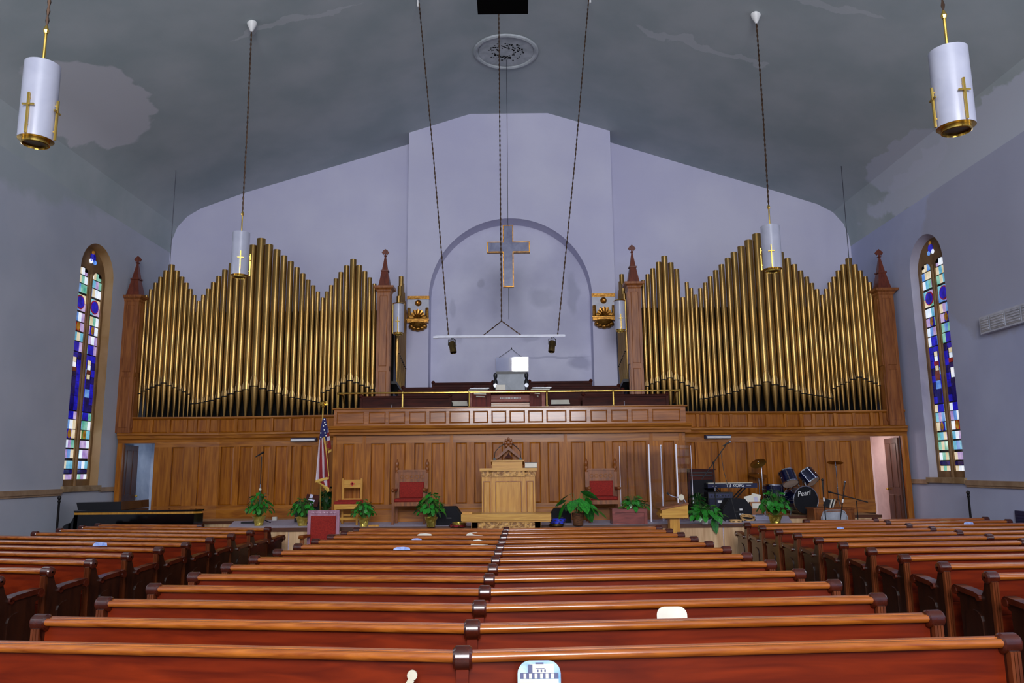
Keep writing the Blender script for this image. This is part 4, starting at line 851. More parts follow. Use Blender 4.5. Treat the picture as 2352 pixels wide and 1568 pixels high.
# organ console
Yc = 17.55; L0 = PY(1077, 930, Yc); R0 = PY(1252, 930, Yc); zt = PY(1165, 899, Yc).z; zf = 2.85
t = thing('organ_console', 'red-brown organ console with pink key desk behind the brass rail', 'organ console', ((L0.x + R0.x) / 2, Yc, zf)); x0, x1 = L0.x, R0.x; w = x1 - x0
mb = MB(); mb.box(x0, x1, Yc + .35, Yc + .42, zf, zt + .02); mb.box(x0, x1, Yc - .05, Yc + .42, zt, zt + .03); mb.box(x0, x1, Yc - .1, Yc + .4, zf, zf + .3); W(mb, 'case', 'mahogany', t)
for f in (0, .245, .80, .955): mb = MB(); xx = x0 + w * f; mb.box(xx, xx + w * .045, Yc - .12, Yc + .38, zf, zt); W(mb, 'cheek', 'console_pink' if f in (0, .955) else 'mahogany', t)
for f0, f1 in ((.045, .245), (.845, .955)):
    mb = MB(); mb.box(x0 + w * f0, x0 + w * f1, Yc + .05, Yc + .08, zf + .3, zt); W(mb, 'stop_jamb', 'mahogany', t)
    for k in range(2):
        z = zt - .05 - k * .06; u0, u1 = x0 + w * (f0 + .02 + .03 * k), x0 + w * (f1 - .02 - .02 * k)
        mb = MB(); mb.hexa([(u0, Yc + .03, z), (u1, Yc + .03, z - .012), (u1, Yc + .05, z - .012), (u0, Yc + .05, z), (u0, Yc + .03, z + .02), (u1, Yc + .03, z + .012), (u1, Yc + .05, z + .012), (u0, Yc + .05, z + .02)]); W(mb, 'stop_tabs', 'paper', t)
mb = MB(); mb.box(x0 + w * .29, x0 + w * .80, Yc + .1, Yc + .14, zt - .23, zt - .07); W(mb, 'key_desk', 'console_pink', t)
mb = MB(); mb.box(x0 + w * .29, x0 + w * .80, Yc - .02, Yc + .12, zt - .245, zt - .225); W(mb, 'desk_edge', 'mahogany', t)
for k in range(14): mb = MB(); xx = x0 + w * (.41 + .02 * k); mb.box(xx, xx + w * .014, Yc + .085, Yc + .1, zt - .155, zt - .125); W(mb, 'stop_tab', 'white_plastic', t)
for k in range(3):
    z = zt - .275 - k * .05; mb = MB(); mb.box(x0 + w * .295, x0 + w * .795, Yc - .08 - .04 * k, Yc + .06, z, z + .01); W(mb, 'manual', 'ivory', t)
    mb = MB(); mb.box(x0 + w * .295, x0 + w * .795, Yc - .085 - .04 * k, Yc + .06, z - .03, z - .001); W(mb, 'key_slip', 'oak_rail', t)
for a, b, y0, lab in ((1076, 1124, 897, 'flat pile of music on the organ console, flag end'), (1219, 1266, 896, 'flat pile of music on the organ console, drum end')):
    p, q = PY(a, y0, Yc + .1), PY(b, y0, Yc + .1); tt = thing('music_pile', lab, 'music', ((p.x + q.x) / 2, Yc + .1, zt + .03), 'piles of music on the console')
    for k, m_ in enumerate(('paper', 'black_metal', 'mute_white')): mb = MB(); mb.box(p.x + .02 * k, q.x - .02 * (2 - k), Yc - .04, Yc + .22, zt + .03 + .02 * k, zt + .03 + .02 * k + .018); W(mb, 'volume', m_, tt, 0)
p, q = PY(1139, 899, Yc + .2), PY(1161, 884, Yc + .2); mb = MB(); mb.box(p.x, q.x, Yc + .19, Yc + .22, zt + .03, zt + .03 + (q.z - p.z)); solo(mb, 'song_book', 'paper', 'beige song book standing on the organ console', 'book', ((p.x + q.x) / 2, Yc + .2, zt + .03))
# chair with ball finials behind the console, grey back
Yh = 19.55; p, q = PY(1138, 886, Yh), PY(1209, 858, Yh); z0 = 3.25
t = thing('finial_chair', 'dark chair with ball finials and grey back panel under the mirror', 'chair', ((p.x + q.x) / 2, Yh, z0))
for x in (p.x, q.x):
    mb = MB(); mb.lathe([(.035, 0), (.035, q.z - z0 - .32), (.055, q.z - z0 - .3), (.06, q.z - z0 - .2), (.03, q.z - z0 - .13), (.055, q.z - z0 - .06), (.05, q.z - z0), (.01, q.z - z0 + .03)], T(x, Yh, z0), 14); W(mb, 'back_post', 'black_metal', t)
    mb = MB(); mb.lathe([(.001, .02), (.05, .02), (.055, 0)], T(x, Yh - .06, q.z - .3) @ RX(math.pi / 2), 16, cap=False); W(mb, 'boss', 'mute_white', t)
    mb = MB(); mb.box(x - .03, x + .03, Yh - .5, Yh - .44, z0, z0 + .42); W(mb, 'leg', 'black_metal', t)
mb = MB(); mb.box(p.x + .05, q.x - .05, Yh - .02, Yh + .02, z0 + .5, q.z); W(mb, 'back_panel', 'grey_panel', t)
mb = MB(); mb.box(p.x + .02, q.x - .02, Yh - .04, Yh + .04, q.z, q.z + .06); W(mb, 'top_rail', 'black_metal', t)
mb = MB(); mb.box(p.x - .02, q.x + .02, Yh - .5, Yh + .02, z0 + .4, z0 + .46); W(mb, 'seat', 'choir_wood', t)
# mirror
Ym = 20.8; a, b, nl = PY(1139, 853, Ym), PY(1213, 820, Ym), PY(1175, 801, YN - .01); cx_, cz_ = (a.x + b.x) / 2, (a.z + b.z) / 2
t = thing('wall_mirror', 'frameless mirror hung by a wire from a nail in the niche', 'mirror', (cx_, Ym, a.z))
M = T(cx_, Ym, cz_) @ RZ(-.050) @ RX(.047); hw, hh = (b.x - a.x) / 2, (b.z - a.z) / 2
mb = MB(); mb.box(-hw, hw, 0, .012, -hh, hh, M); W(mb, 'glass', 'mirror', t, 0)
mb = MB(); mb.box(-hw, hw, -.03, .014, -hh - .03, -hh, M); W(mb, 'bottom_edge', 'black_metal', t, 0)
mb = MB(); mb.tube([M @ Vector((-hw * .8, .01, hh)), nl, M @ Vector((hw * .62, .01, hh))], .006, 5); mb.tube([nl + Vector((0, -.03, .03)), nl + Vector((0, .01, 0))], .012, 5); W(mb, 'wire', 'iron', t)
for a, b, Y, y0, y1, lab in ((1034, 1074, 18.245, 932, 920, 'white sheets on the choir bench left open by the console on the flag side'), (1266, 1309, 18.245, 928, 917, 'white sheets on the choir bench by the console on the drum side')):
    p, q = PY(a, y0, Y), PY(b, y1, Y); mb = MB(); mb.hexa([(p.x, Y, p.z), (q.x, Y, p.z), (q.x, Y + .02, p.z), (p.x, Y + .02, p.z), (p.x + .01, Y + .08, q.z), (q.x - .02, Y + .08, q.z), (q.x - .02, Y + .1, q.z), (p.x + .01, Y + .1, q.z)]); solo(mb, 'sheet_music', 'paper', lab.replace(' left open', ''), 'paper', (p.x, Y, p.z))
for px, py0, py1, lab in ((900, 938, 930, 'tiny chrome microphone tip on the gallery coping, flag side'), (1434, 931, 923, 'tiny chrome microphone tip on the gallery coping, drum side')):
    q = PY(px, py1, CY + .05); mb = MB(); mb.tube([(q.x, CY + .05, ZPT), (q.x, CY + .05, q.z)], .008, 6); mb.ball((q.x, CY + .05, q.z), .014); solo(mb, 'microphone', 'chrome', lab, 'microphone', (q.x, CY + .05, ZPT))

# ------------------------------------------------------------------ stage furniture
# pulpit
Yp = 15.85; p0, p1 = PY(1103, 1180, Yp), PY(1232, 1074, Yp); x0, x1 = p0.x + .03, p1.x - .03; zt = p1.z; xm = (x0 + x1) / 2; w = x1 - x0
t = thing('pulpit', 'light oak pulpit with carved frieze and panelled front', 'pulpit', (xm, Yp, ZS))
mb = MB(); mb.box(x0, x1, Yp + .08, Yp + .45, ZS, zt - .06); W(mb, 'body', 'oak_light', t, 0)
c0, c1 = x0 + w * .2, x1 - w * .2
mb = MB(); mb.box(c0, c1, Yp, Yp + .1, ZS, zt - .06); W(mb, 'centre_bay', 'oak_light', t, 0)
mb = MB(); mb.box(c0 + .058, c1 - .058, Yp - .004, Yp + .002, ZS + .048, zt - .258); W(mb, 'groove_shade', 'post_wood', t, 0)  # darker board whose rim paints the shaded groove round the panel
mb = MB(); mb.board(c0 + .07, c1 - .07, Yp - .014, Yp + .002, ZS + .06, zt - .27, .012); W(mb, 'panel', 'oak_light', t, 0)
for a, b in ((x0 + .04, c0 - .05), (c1 + .05, x1 - .04)): mb = MB(); mb.box(a - .011, b + .011, Yp + .076, Yp + .082, ZS + .048, zt - .258); W(mb, 'groove_shade', 'post_wood', t, 0); mb = MB(); mb.board(a, b, Yp + .066, Yp + .082, ZS + .06, zt - .27, .012); W(mb, 'panel', 'oak_light', t, 0)  # side panels get the same painted groove shade
for a, b, y in ((x0 - .01, c0 - .01, Yp + .06), (c0 - .01, c1 + .01, Yp - .03), (c1 + .01, x1 + .01, Yp + .06)): mb = MB(); mb.box(a, b, y, y + .1, zt - .17, zt - .06); W(mb, 'frieze', 'oak_carved', t, 0)
mb = MB(); mb.box(x0 - .04, x1 + .04, Yp + .03, Yp + .47, zt - .06, zt); mb.box(c0 - .05, c1 + .05, Yp - .06, Yp + .05, zt - .06, zt); W(mb, 'top', 'oak_light_rail', t, 0)
q0, q1 = PY(1131, 1071, Yp + .1), PY(1200, 1055, Yp + .1)
t = thing('reading_desk', 'light wood reading desk box with two gooseneck microphones on the pulpit', 'desk', ((q0.x + q1.x) / 2, Yp + .1, zt)); hz = q1.z - q0.z
mb = MB(); mb.hexa([(q0.x, Yp + .08, zt), (q1.x, Yp + .08, zt), (q1.x, Yp + .42, zt), (q0.x, Yp + .42, zt), (q0.x, Yp + .08, zt + hz), (q1.x, Yp + .08, zt + hz), (q1.x, Yp + .42, zt + hz * .5), (q0.x, Yp + .42, zt + hz * .5)]); W(mb, 'box', 'oak_light_rail', t, 0)
mb = MB(); mb.hexa([(q0.x - .03, Yp + .05, zt + hz), (q1.x + .03, Yp + .05, zt + hz), (q1.x + .03, Yp + .45, zt + hz * .5), (q0.x - .03, Yp + .45, zt + hz * .5), (q0.x - .03, Yp + .05, zt + hz + .025), (q1.x + .03, Yp + .05, zt + hz + .025), (q1.x + .03, Yp + .45, zt + hz * .5 + .025), (q0.x - .03, Yp + .45, zt + hz * .5 + .025)]); W(mb, 'slope', 'oak_light_rail', t, 0)
for pts in (((1136, 1052), (1137, 1038), (1146, 1027), (1157, 1020)), ((1196, 1052), (1195, 1036), (1188, 1028), (1178, 1020))):
    P3 = [PY(x, y, Yp + .12) for x, y in pts]; mb = MB(); mb.tube(P3, .008, 6); mb.ball(P3[-1], .018); mb.box(P3[0].x - .03, P3[0].x + .03, Yp + .1, Yp + .16, zt + hz + .01, zt + hz + .07); W(mb, 'gooseneck_microphone', 'black_metal', t)
q0, q1 = PY(1206, 1071, Yp + .08), PY(1233, 1059, Yp + .08); t = thing('pulpit_bible', 'thick book with white page edges lying on the pulpit corner', 'book', ((q0.x + q1.x) / 2, Yp + .1, zt)); hh = q1.z - q0.z
mb = MB(); mb.box(q0.x, q1.x, Yp + .07, Yp + .35, zt + .008, zt + hh); W(mb, 'pages', 'paper', t, 0)
mb = MB(); mb.box(q0.x - .01, q1.x + .015, Yp + .065, Yp + .36, zt + hh, zt + hh + .012); mb.box(q0.x - .01, q1.x + .015, Yp + .065, Yp + .36, zt, zt + .008); W(mb, 'cover', 'black_metal', t, 0)

def throne(px0, px1, py_post, py_red, py_seat, Y, label, gable=None):
    a, b = PY(px0, 1150, Y), PY(px1, 1150, Y); x0, x1 = a.x, b.x; xm = (x0 + x1) / 2; w = x1 - x0
    t = thing('pulpit_chair', label, 'chair', (xm, Y, ZS), 'carved oak chairs behind the pulpit'); zp = PY(px0, py_post, Y).z; zr = PY(px0, py_red, Y).z; zs_ = ZS + .47; yb_ = Y - .02
    for x in (x0 + .03, x1 - .03):
        mb = MB(); mb.box(x - .03, x + .03, yb_ - .03, yb_ + .03, ZS, zp - .28); mb.lathe([(.036, 0), (.026, .03), (.04, .06), (.04, .1), (.026, .13), (.038, .17), (.04, .22), (.022, .25), (.002, .3)], T(x, yb_, zp - .28), 10); W(mb, 'back_post', 'throne_wood', t)
        mb = MB(); mb.box(x - .025, x + .025, yb_ - .52, yb_ - .46, ZS, zs_ + .2); W(mb, 'leg', 'throne_wood', t)
        mb = MB(); mb.box(x - .03, x + .03, yb_ - .55, yb_, zs_ + .2, zs_ + .245); mb.ball((x, yb_ - .54, zs_ + .225), .04); W(mb, 'armrest', 'throne_wood', t)
    mb = MB(); mb.box(x0 + .05, x1 - .05, yb_ - .015, yb_ + .015, zs_, zr + .24); W(mb, 'back_frame', 'throne_wood', t, 0)
    mb = MB(); mb.box(x0 + .03, x1 - .03, yb_ - .03, yb_ + .02, zr + .22, zr + .26); W(mb, 'crest_rail', 'throne_wood', t, 0)
    for k in range(5):
        x = x0 + .09 + (w - .18) * (k + .5) / 5; r = (w - .18) / 10 * .9; mb = MB(); mb.lathe([(r, 0), (r * 1.0, .012), (r * .72, .012), (r * .7, 0)], T(x, yb_ - .015, zr + .11) @ RX(math.pi / 2), 8, cap=False); W(mb, 'quatrefoil', 'oak_stile', t, 0)
    mb = MB(); mb.board(x0 + .09, x1 - .09, yb_ - .05, yb_ - .014, zs_ + .05, zr, .015); W(mb, 'back_cushion', 'red_velvet', t)
    mb = MB(); mb.box(x0 + .04, x1 - .04, yb_ - .5, yb_, zs_ - .1, zs_ - .02); W(mb, 'seat_rail', 'throne_wood', t, 0)
    mb = MB(); mb.board(x0 + .05, x1 - .05, yb_ - .5, yb_ - .02, zs_ - .02, zs_ + .05, .02); W(mb, 'seat_cushion', 'red_velvet', t)
    if gable:
        zg0, zg1, zg2 = gable; mb = MB(); y = yb_
        for s_ in (-1, 1): mb.hexa([(xm + s_ * w * .36, y - .03, zg0), (xm + s_ * w * .46, y - .03, zg0), (xm + s_ * w * .46, y + .02, zg0), (xm + s_ * w * .36, y + .02, zg0), (xm, y - .03, zg1 - .05), (xm, y - .03, zg1 + .03), (xm, y + .02, zg1 + .03), (xm, y + .02, zg1 - .05)])
        W(mb, 'gable', 'throne_wood', t, 0)
        mb = MB(); mb.prism([(-w * .17, zg0), (w * .17, zg0), (w * .05, zg0 + (zg1 - zg0) * .3), (0, zg0 + (zg1 - zg0) * .55), (-w * .05, zg0 + (zg1 - zg0) * .3)], lambda a_, b_, c_: Vector((xm + a_, c_, b_)), y - .012, y + .012); W(mb, 'gable_panel', 'choir_wood', t, 0)
        mb = MB(); r = (zg2 - zg1) * .5; zc = zg1 + r * .9
        for k in range(8): mb.ball((xm + r * .6 * math.cos(k * .785), y - .01, zc + r * .75 * math.sin(k * .785)), r * .3, 8, (1, .5, 1))
        mb.ball((xm, y - .01, zc), r * .45, 8, (1, .5, 1)); W(mb, 'rosette_finial', 'throne_wood', t)
throne(908, 984, 1056, 1107, 1150, 16.85, 'carved oak chair with red back beside the light chair with a cross')
throne(1345, 1418, 1053, 1104, 1150, 16.85, 'carved oak chair with red back beside the acrylic screen')
zz = [PY(1169, y, 16.9).z for y in (1052, 1027, 1003)]
throne(1135, 1203, 1058, 1100, 1150, 17.05, 'tall gabled oak chair right behind the pulpit', zz)
# small light chair with red cross
Y = 16.8; a, b = PY(776, 1197, Y), PY(832, 1098, Y); x0, x1, zt = PY(786, 1110, Y).x, PY(833, 1110, Y).x, b.z; xs0 = a.x
t = thing('light_chair', 'light wood chair with a red cross on its back rail by the flag', 'chair', ((x0 + x1) / 2, Y, ZS)); zs_ = ZS + .42
for x in (x0 + .02, x1 - .02): mb = MB(); mb.box(x - .02, x + .02, Y - .02, Y + .03, ZS, zt); W(mb, 'back_post', 'oak_light', t, 0)
for x in (x0 - .03, x1 - .02): mb = MB(); mb.box(x - .02, x + .02, Y - .45, Y - .41, ZS, zs_); W(mb, 'leg', 'oak_light', t, 0)
mb = MB(); mb.box(x0 + .02, x1 - .02, Y - .005, Y + .02, zt - .2, zt - .03); W(mb, 'back_rail', 'oak_light_rail', t, 0)
mb = MB(); mb.box(x0 + .02, x1 - .02, Y - .005, Y + .02, zs_ + .06, zs_ + .1); W(mb, 'lower_rail', 'oak_light_rail', t, 0)
xm = (x0 + x1) / 2; mb = MB(); mb.box(xm - .015, xm + .015, Y - .014, Y - .004, zt - .16, zt - .07); mb.box(xm - .045, xm + .045, Y - .014, Y - .004, zt - .13, zt - .1); W(mb, 'red_cross', 'bright_red', t, 0)
mb = MB(); mb.box(x0 - .05, x1, Y - .46, Y, zs_ - .1, zs_); W(mb, 'seat_frame', 'oak_light_rail', t, 0)
mb = MB(); mb.board(x0 - .06, x1 + .01, Y - .02, Y - .47, zs_, zs_ + .055, -.02); W(mb, 'seat_cushion', 'red_velvet', t)
mb = MB(); mb.box(x0, x1, Y - .44, Y - .41, ZS + .1, ZS + .15); mb.box(x0, x1, Y - .01, Y + .02, ZS + .15, ZS + .2); W(mb, 'stretcher', 'oak_light_rail', t, 0)
# communion table
Y = 15.0; a, b = PY(1059, 1181, Y), PY(1266, 1181, Y); zt = a.z; x0, x1 = a.x, b.x; xm = (x0 + x1) / 2
t = thing('communion_table', 'light oak communion table with carved apron before the pulpit', 'table', (xm, Y, 0))
mb = MB(); mb.box(x0, x1, Y, Y + .6, zt - .12, zt); mb.box(x0 + .01, x1 - .01, Y + .02, Y + .58, zt - .15, zt - .12); W(mb, 'tabletop', 'oak_light_rail', t, 0)
mb = MB(); mb.box(x0 + .2, x1 - .2, Y + .06, Y + .1, zt - .3, zt - .15); mb.box(x0 + .42, x1 - .46, Y + .04, Y + .07, zt - .3, zt - .15); W(mb, 'carved_apron', 'oak_carved', t, 0)
for x in (x0 + .25, x1 - .25):
    for y in (Y + .1, Y + .5): mb = MB(); mb.box(x - .06, x + .06, y - .04, y + .04, 0, zt - .15); W(mb, 'leg', 'oak_light', t, 0)
mb = MB(); mb.box(x0 + .22, x1 - .22, Y + .26, Y + .34, .1, .22); W(mb, 'stretcher', 'oak_light_rail', t, 0)
q0, q1 = PY(1057, 1181, Y + .2), PY(1080, 1177, Y + .2); mb = MB(); mb.box(x0 + .01, x0 + .2, Y + .15, Y + .33, zt, zt + .035); solo(mb, 'hymn_book', 'oak_light', 'small tan book lying on the end of the communion table', 'book', (x0 + .1, Y + .2, zt))
# red chair in front of the stage, back to the wall
Y = 15.2; a, b = PY(707, 1172, Y), PY(780, 1172, Y); x0, x1, zt = a.x, b.x, a.z; zs_ = .46
t = thing('red_armchair', 'armchair with a tall red upholstered back in a carved lilac-sheen frame', 'chair', ((x0 + x1) / 2, Y, 0))
for x in (x0 + .035, x1 - .035):
    mb = MB(); mb.box(x - .035, x + .035, Y, Y + .05, 0, zt); W(mb, 'back_post', 'wood_lilac_sheen', t, 0)
    mb = MB(); mb.box(x - .035, x + .035, Y - .5, Y - .44, 0, .66); W(mb, 'leg', 'throne_wood', t, 0)
    mb = MB(); mb.prism([(.0, .66), (-.56, .66), (-.58, .69), (-.55, .72), (0, .70)], lambda d, z, s_: Vector((s_, Y + d, z)), x - .045, x + .045); W(mb, 'armrest', 'throne_wood', t, 0)
mb = MB(); mb.box(x0, x1, Y - .005, Y + .05, zt - .1, zt); W(mb, 'crest_rail', 'wood_lilac_sheen', t, 0)
for k in range(7): mb = MB(); x = x0 + .1 + (x1 - x0 - .2) * k / 6; mb.ball((x, Y - .004, zt - .05), .03, 8, (1.2, .4, .7)); W(mb, 'carving', 'wood_lilac_sheen', t)
mb = MB(); mb.board(x0 + .065, x1 - .065, Y - .03, Y + .03, zs_, zt - .1, .012); W(mb, 'back_cushion', 'red_velvet', t, 0)
mb = MB(); mb.board(x0 + .05, x1 - .05, Y - .48, Y - .01, zs_ - .06, zs_ + .06, .02); W(mb, 'seat_cushion', 'red_velvet', t, 0)
mb = MB(); mb.box(x0 + .03, x1 - .03, Y - .48, Y + .03, zs_ - .14, zs_ - .06); W(mb, 'seat_rail', 'throne_wood', t, 0)
# maroon planter box on the stage edge
Y = 15.8; a, b = PY(1407, 1208, Y), PY(1486, 1168, Y); x0, x1, zt = a.x, b.x, b.z
t = thing('planter_box', 'low maroon wooden box on the stage edge with a plant in it', 'planter', ((x0 + x1) / 2, Y, ZS)); xb1 = x1; pbx = ((x0 + x1) / 2, Y + .2, zt - .05)
mb = MB(); mb.box(x0, x0 + .03, Y, Y + .4, ZS, zt); mb.box(x1 - .03, x1, Y, Y + .4, ZS, zt); mb.box(x0, x1, Y + .37, Y + .4, ZS, zt); mb.box(x0 + .02, x1 - .02, Y + .01, Y + .03, ZS, zt - .02); mb.box(x0 + .02, x1 - .02, Y + .02, Y + .38, ZS, ZS + .03); W(mb, 'box', 'maroon_box', t, 0)
for a_, b_, c_, d_ in ((x0, x0 + .06, ZS, zt), (x1 - .06, x1, ZS, zt), (x0 + .06, x1 - .06, zt - .07, zt)): mb = MB(); mb.box(a_, b_, Y - .015, Y + .01, c_, d_); W(mb, 'frame', 'maroon_box', t, 0)
mb = MB(); mb.box(x0 + .03, x1 - .03, Y + .03, Y + .37, zt - .12, zt - .06); W(mb, 'soil', 'soil', t, 0)
# lectern
Y = 15.15; a, b = PY(1521, 1186, Y), PY(1580, 1158, Y); x0, x1 = a.x, b.x; zb0 = PY(1550, 1190, Y).z; zl = PY(1522, 1171, Y).z; zh = PY(1580, 1158, Y).z
t = thing('lectern', 'blond wood lectern with sloping top on a single post before the stage', 'lectern', ((x0 + x1) / 2, Y, 0))
mb = MB(); mb.hexa([(x0, Y, zb0), (x1, Y, zb0), (x1, Y + .4, zb0), (x0, Y + .4, zb0), (x0, Y, zl), (x1, Y, zh), (x1, Y + .4, zh), (x0, Y + .4, zl)]); W(mb, 'box', 'oak_light_rail', t, 0)
mb = MB(); mb.hexa([(x0 - .03, Y - .02, zl), (x1 + .01, Y - .02, zh), (x1 + .01, Y + .42, zh), (x0 - .03, Y + .42, zl), (x0 - .03, Y - .02, zl + .03), (x1 + .01, Y - .02, zh + .03), (x1 + .01, Y + .42, zh + .03), (x0 - .03, Y + .42, zl + .03)]); W(mb, 'sloping_top', 'throne_wood', t, 0)
mb = MB(); mb.box(x0 - .04, x0, Y + .02, Y + .38, zb0 + .05, zb0 + .09); W(mb, 'book_ledge', 'oak_light_rail', t, 0)
pc = PY(1553, 1220, Y).x; mb = MB(); mb.box(pc - .095, pc + .095, Y + .08, Y + .3, .06, zb0); W(mb, 'post', 'oak_light', t, 0)
mb = MB(); mb.box(pc - .26, pc + .26, Y - .05, Y + .4, 0, .06); W(mb, 'foot', 'oak_light_rail', t, 0)
P3 = [PY(x, y, Y + .2) for x, y in ((1577, 1157), (1572, 1148), (1565, 1143), (1555, 1142), (1546, 1140), (1537, 1136))]
mb = MB(); mb.tube(P3, .012, 7); mb.tube([PY(1569, 1157, Y + .2), PY(1565, 1143, Y + .2)], .01, 6); W(mb, 'gooseneck', 'chrome', t)
mb = MB(); mb.lathe([(.001, -.02), (.05, -.02), (.06, 0), (.05, .02), (.001, .02)], Matrix.Translation(PY(1565, 1142, Y + .19)) @ RX(math.pi / 2), 16, cap=False); W(mb, 'lamp_head', 'ivory', t)
mb = MB(); q = PY(1537, 1136, Y + .2); r_ = PY(1532, 1131, Y + .2); mb.tube([q, r_], [.014, .022], 8); W(mb, 'microphone', 'black_metal', t)
# acrylic drum screen: hinged clear panels
px = (1425, 1493, 1521, 1556, 1590); ys = (16.75, 16.35, 16.7, 16.3, 16.65); zt = PY(1500, 1023, 16.5).z
t = thing('acrylic_screen', 'clear acrylic drum screen of hinged upright panels on the stage', 'screen', (PY(1505, 1100, 16.5).x, 16.5, ZS))
pt = [PY(x, 1110, y) for x, y in zip(px, ys)]
for a, b in zip(pt, pt[1:]):
    d = (b - a); d.z = 0; n = Vector((-d.y, d.x, 0)).normalized() * .005; mb = MB(); e = d.normalized() * .012
    c = [a + e - n, b - e - n, b - e + n, a + e + n]; mb.hexa([Vector((v.x, v.y, ZS + .005)) for v in c] + [Vector((v.x, v.y, zt)) for v in c]); W(mb, 'clear_panel', 'acrylic', t, 0)
for i, a in enumerate(pt):
    r = .015 if 0 < i < 4 else .005; mb = MB(); mb.box(a.x - r, a.x + r, a.y - .008, a.y + .008, ZS, zt + (.02 if r > .01 else 0)); W(mb, 'hinge_strip', 'acrylic_edge', t, 0)

# ------------------------------------------------------------------ plants
lm = MB(); lp = [(0, 0), (.32, .18), (.42, .42), (.3, .72), (0, 1.0), (-.3, .72), (-.42, .42), (-.32, .18)]
lm.add([(x, y, -.18 * y * y + .12 * abs(x)) for x, y in lp] + [(0, .42, .03 - .03), (0, .72, -.1)], [(0, 1, 8), (1, 2, 8), (2, 3, 9, 8), (3, 4, 9), (4, 5, 9), (5, 6, 8, 9), (6, 7, 8), (7, 0, 8)])
LEAF = lm.build('leaf', 'leaf'); leaf_me = LEAF.data; leaf_dark = leaf_me.copy(); leaf_dark.materials.clear(); leaf_dark.materials.append(MATS['leaf_dark']); bpy.data.objects.remove(LEAF)
def plant(label, base, pot, rad, hgt, n, ls, seed, pot_h=.2, pot_r=.11, dark=False, stake=False, droop=.3, elong=1.5, cat='plant', squash=1.0, name='potted_plant'):
    rnd = random.Random(seed); base = Vector(base)
    t = thing(name, label, cat, base, 'green plants set along the stage'); z = base.z
    if pot == 'foil':
        mb = MB(); k = 14; prof = [(pot_r * .72, 0), (pot_r * .8, pot_h * .3), (pot_r, pot_h * .75), (pot_r * 1.25, pot_h)]; mb.lathe(prof, T(*base), k)
        for i, v in enumerate(mb.v): mb.v[i] = v + Vector((rnd.uniform(-.012, .012), rnd.uniform(-.012, .012), rnd.uniform(-.02, .02) if v.z > z + .02 else 0))
        W(mb, 'foil_pot', 'foil', t, 0)
    elif pot: mb = MB(); mb.lathe([(pot_r * .8, 0), (pot_r, pot_h), (pot_r * .9, pot_h), (pot_r * .85, pot_h - .03)], T(*base), 16); W(mb, 'pot', pot, t)
    if pot: mb = MB(); mb.lathe([(.001, pot_h - .03), (pot_r * .9, pot_h - .03)], T(*base), 14, cap=False); W(mb, 'soil', 'soil', t, 0)
    top = base + Vector((0, 0, pot_h if pot else 0)); sm = MB()
    if stake:
        mb = MB(); mb.tube([top - Vector((0, 0, .05)), top + Vector((0, 0, hgt + .1))], .025, 8); W(mb, 'moss_pole', 'leaf_dark', t); mb = MB(); mb.ball(top + Vector((0, 0, hgt + .11)), .032); W(mb, 'pole_tip', 'ivory', t)
    for i in range(n):
        a = i * 2.399 + rnd.uniform(-.3, .3); f = ((i + .5) / n); rr = 1.08 * rad * math.sqrt(f) * rnd.uniform(.75, 1.05); zz_ = 1.12 * hgt * (1 - f * .75) * rnd.uniform(.75, 1.05) * squash
        tip = top + Vector((rr * math.cos(a), rr * math.sin(a) * .8, zz_)); root = top + Vector((.02 * math.cos(a), .02 * math.sin(a), -.02)); mid = root.lerp(tip, .55) + Vector((0, 0, .06))
        sm.tube([root, mid, tip], .005, 4)
        o = bpy.data.objects.new('leaf', leaf_dark if dark else leaf_me); COL.objects.link(o); o.parent = t; o.location = tip - base
        s_ = ls * rnd.uniform(.75, 1.2); o.scale = (s_, s_ * elong * .8, s_)
        pit = -droop + (.9 if f < .3 else 0) * rnd.uniform(.3, 1) - rnd.uniform(0, .9)
        o.rotation_euler = (Matrix.Rotation(a - math.pi / 2, 4, 'Z') @ Matrix.Rotation(pit, 4, 'X') @ Matrix.Rotation(rnd.uniform(-.5, .5), 4, 'Y')).to_euler()
    W(sm, 'stems', 'stem', t); return t
def on(px, py, z=ZS): return PZ(px, py, z)
plant('leafy plant on a moss pole in gold foil beside the platform corner', on(594, 1207), 'foil', .27, .42, 80, .092, 1, .2, .12, stake=True)
plant('leafy plant in gold foil half hidden by the red armchair', on(694, 1207), 'foil', .26, .36, 84, .092, 2, .18, .12)
plant('small leafy plant in gold foil in front of the light chair', on(835, 1209), 'foil', .22, .32, 80, .08, 3, .18, .11)
plant('leafy plant in gold foil beside the black wedge by the communion table', on(990, 1210), 'foil', .27, .42, 80, .105, 4, .19, .11)
plant('broad-leaved plant in a brown basket beside the red-backed chair', on(1328, 1206), 'basket', .34, .38, 19, .23, 5, .24, .12, droop=.25, elong=1.9)
plant('green plant growing out of the maroon box', (pbx[0] + .1, pbx[1], pbx[2]), None, .26, .28, 54, .1, 6)
plant('sprawling dark green plant with white pot at the stage edge by the lectern', on(1619, 1203), 'white_plastic', .36, .24, 76, .12, 7, .1, .07)
plant('leafy plant in gold foil in front of the drums', on(1782, 1203), 'foil', .28, .42, 90, .1, 8, .18, .12)
plant('dark leafy plant in a white pot behind the acrylic screen', on(1606, 1195), 'white_plastic', .17, .36, 56, .1, 9, .2, .1, dark=True)
plant('dark leafy plant in the corner behind the flag pole', PZ(747, 1195, ZS), 'black_metal', .24, .5, 60, .105, 10, .2, .11, dark=True)
# one long leaf of the sprawling plant hanging over the stage edge
tt = [o for o in bpy.data.objects if o.get('label', '').startswith('sprawling')][0]
o = bpy.data.objects.new('leaf', leaf_me); COL.objects.link(o); o.parent = tt; q = PY(1640, 1186, YF - .06); o.location = q - Vector(tt.location); o.scale = (.2, .34, .2); o.rotation_euler = (math.radians(-98), 0, .2)
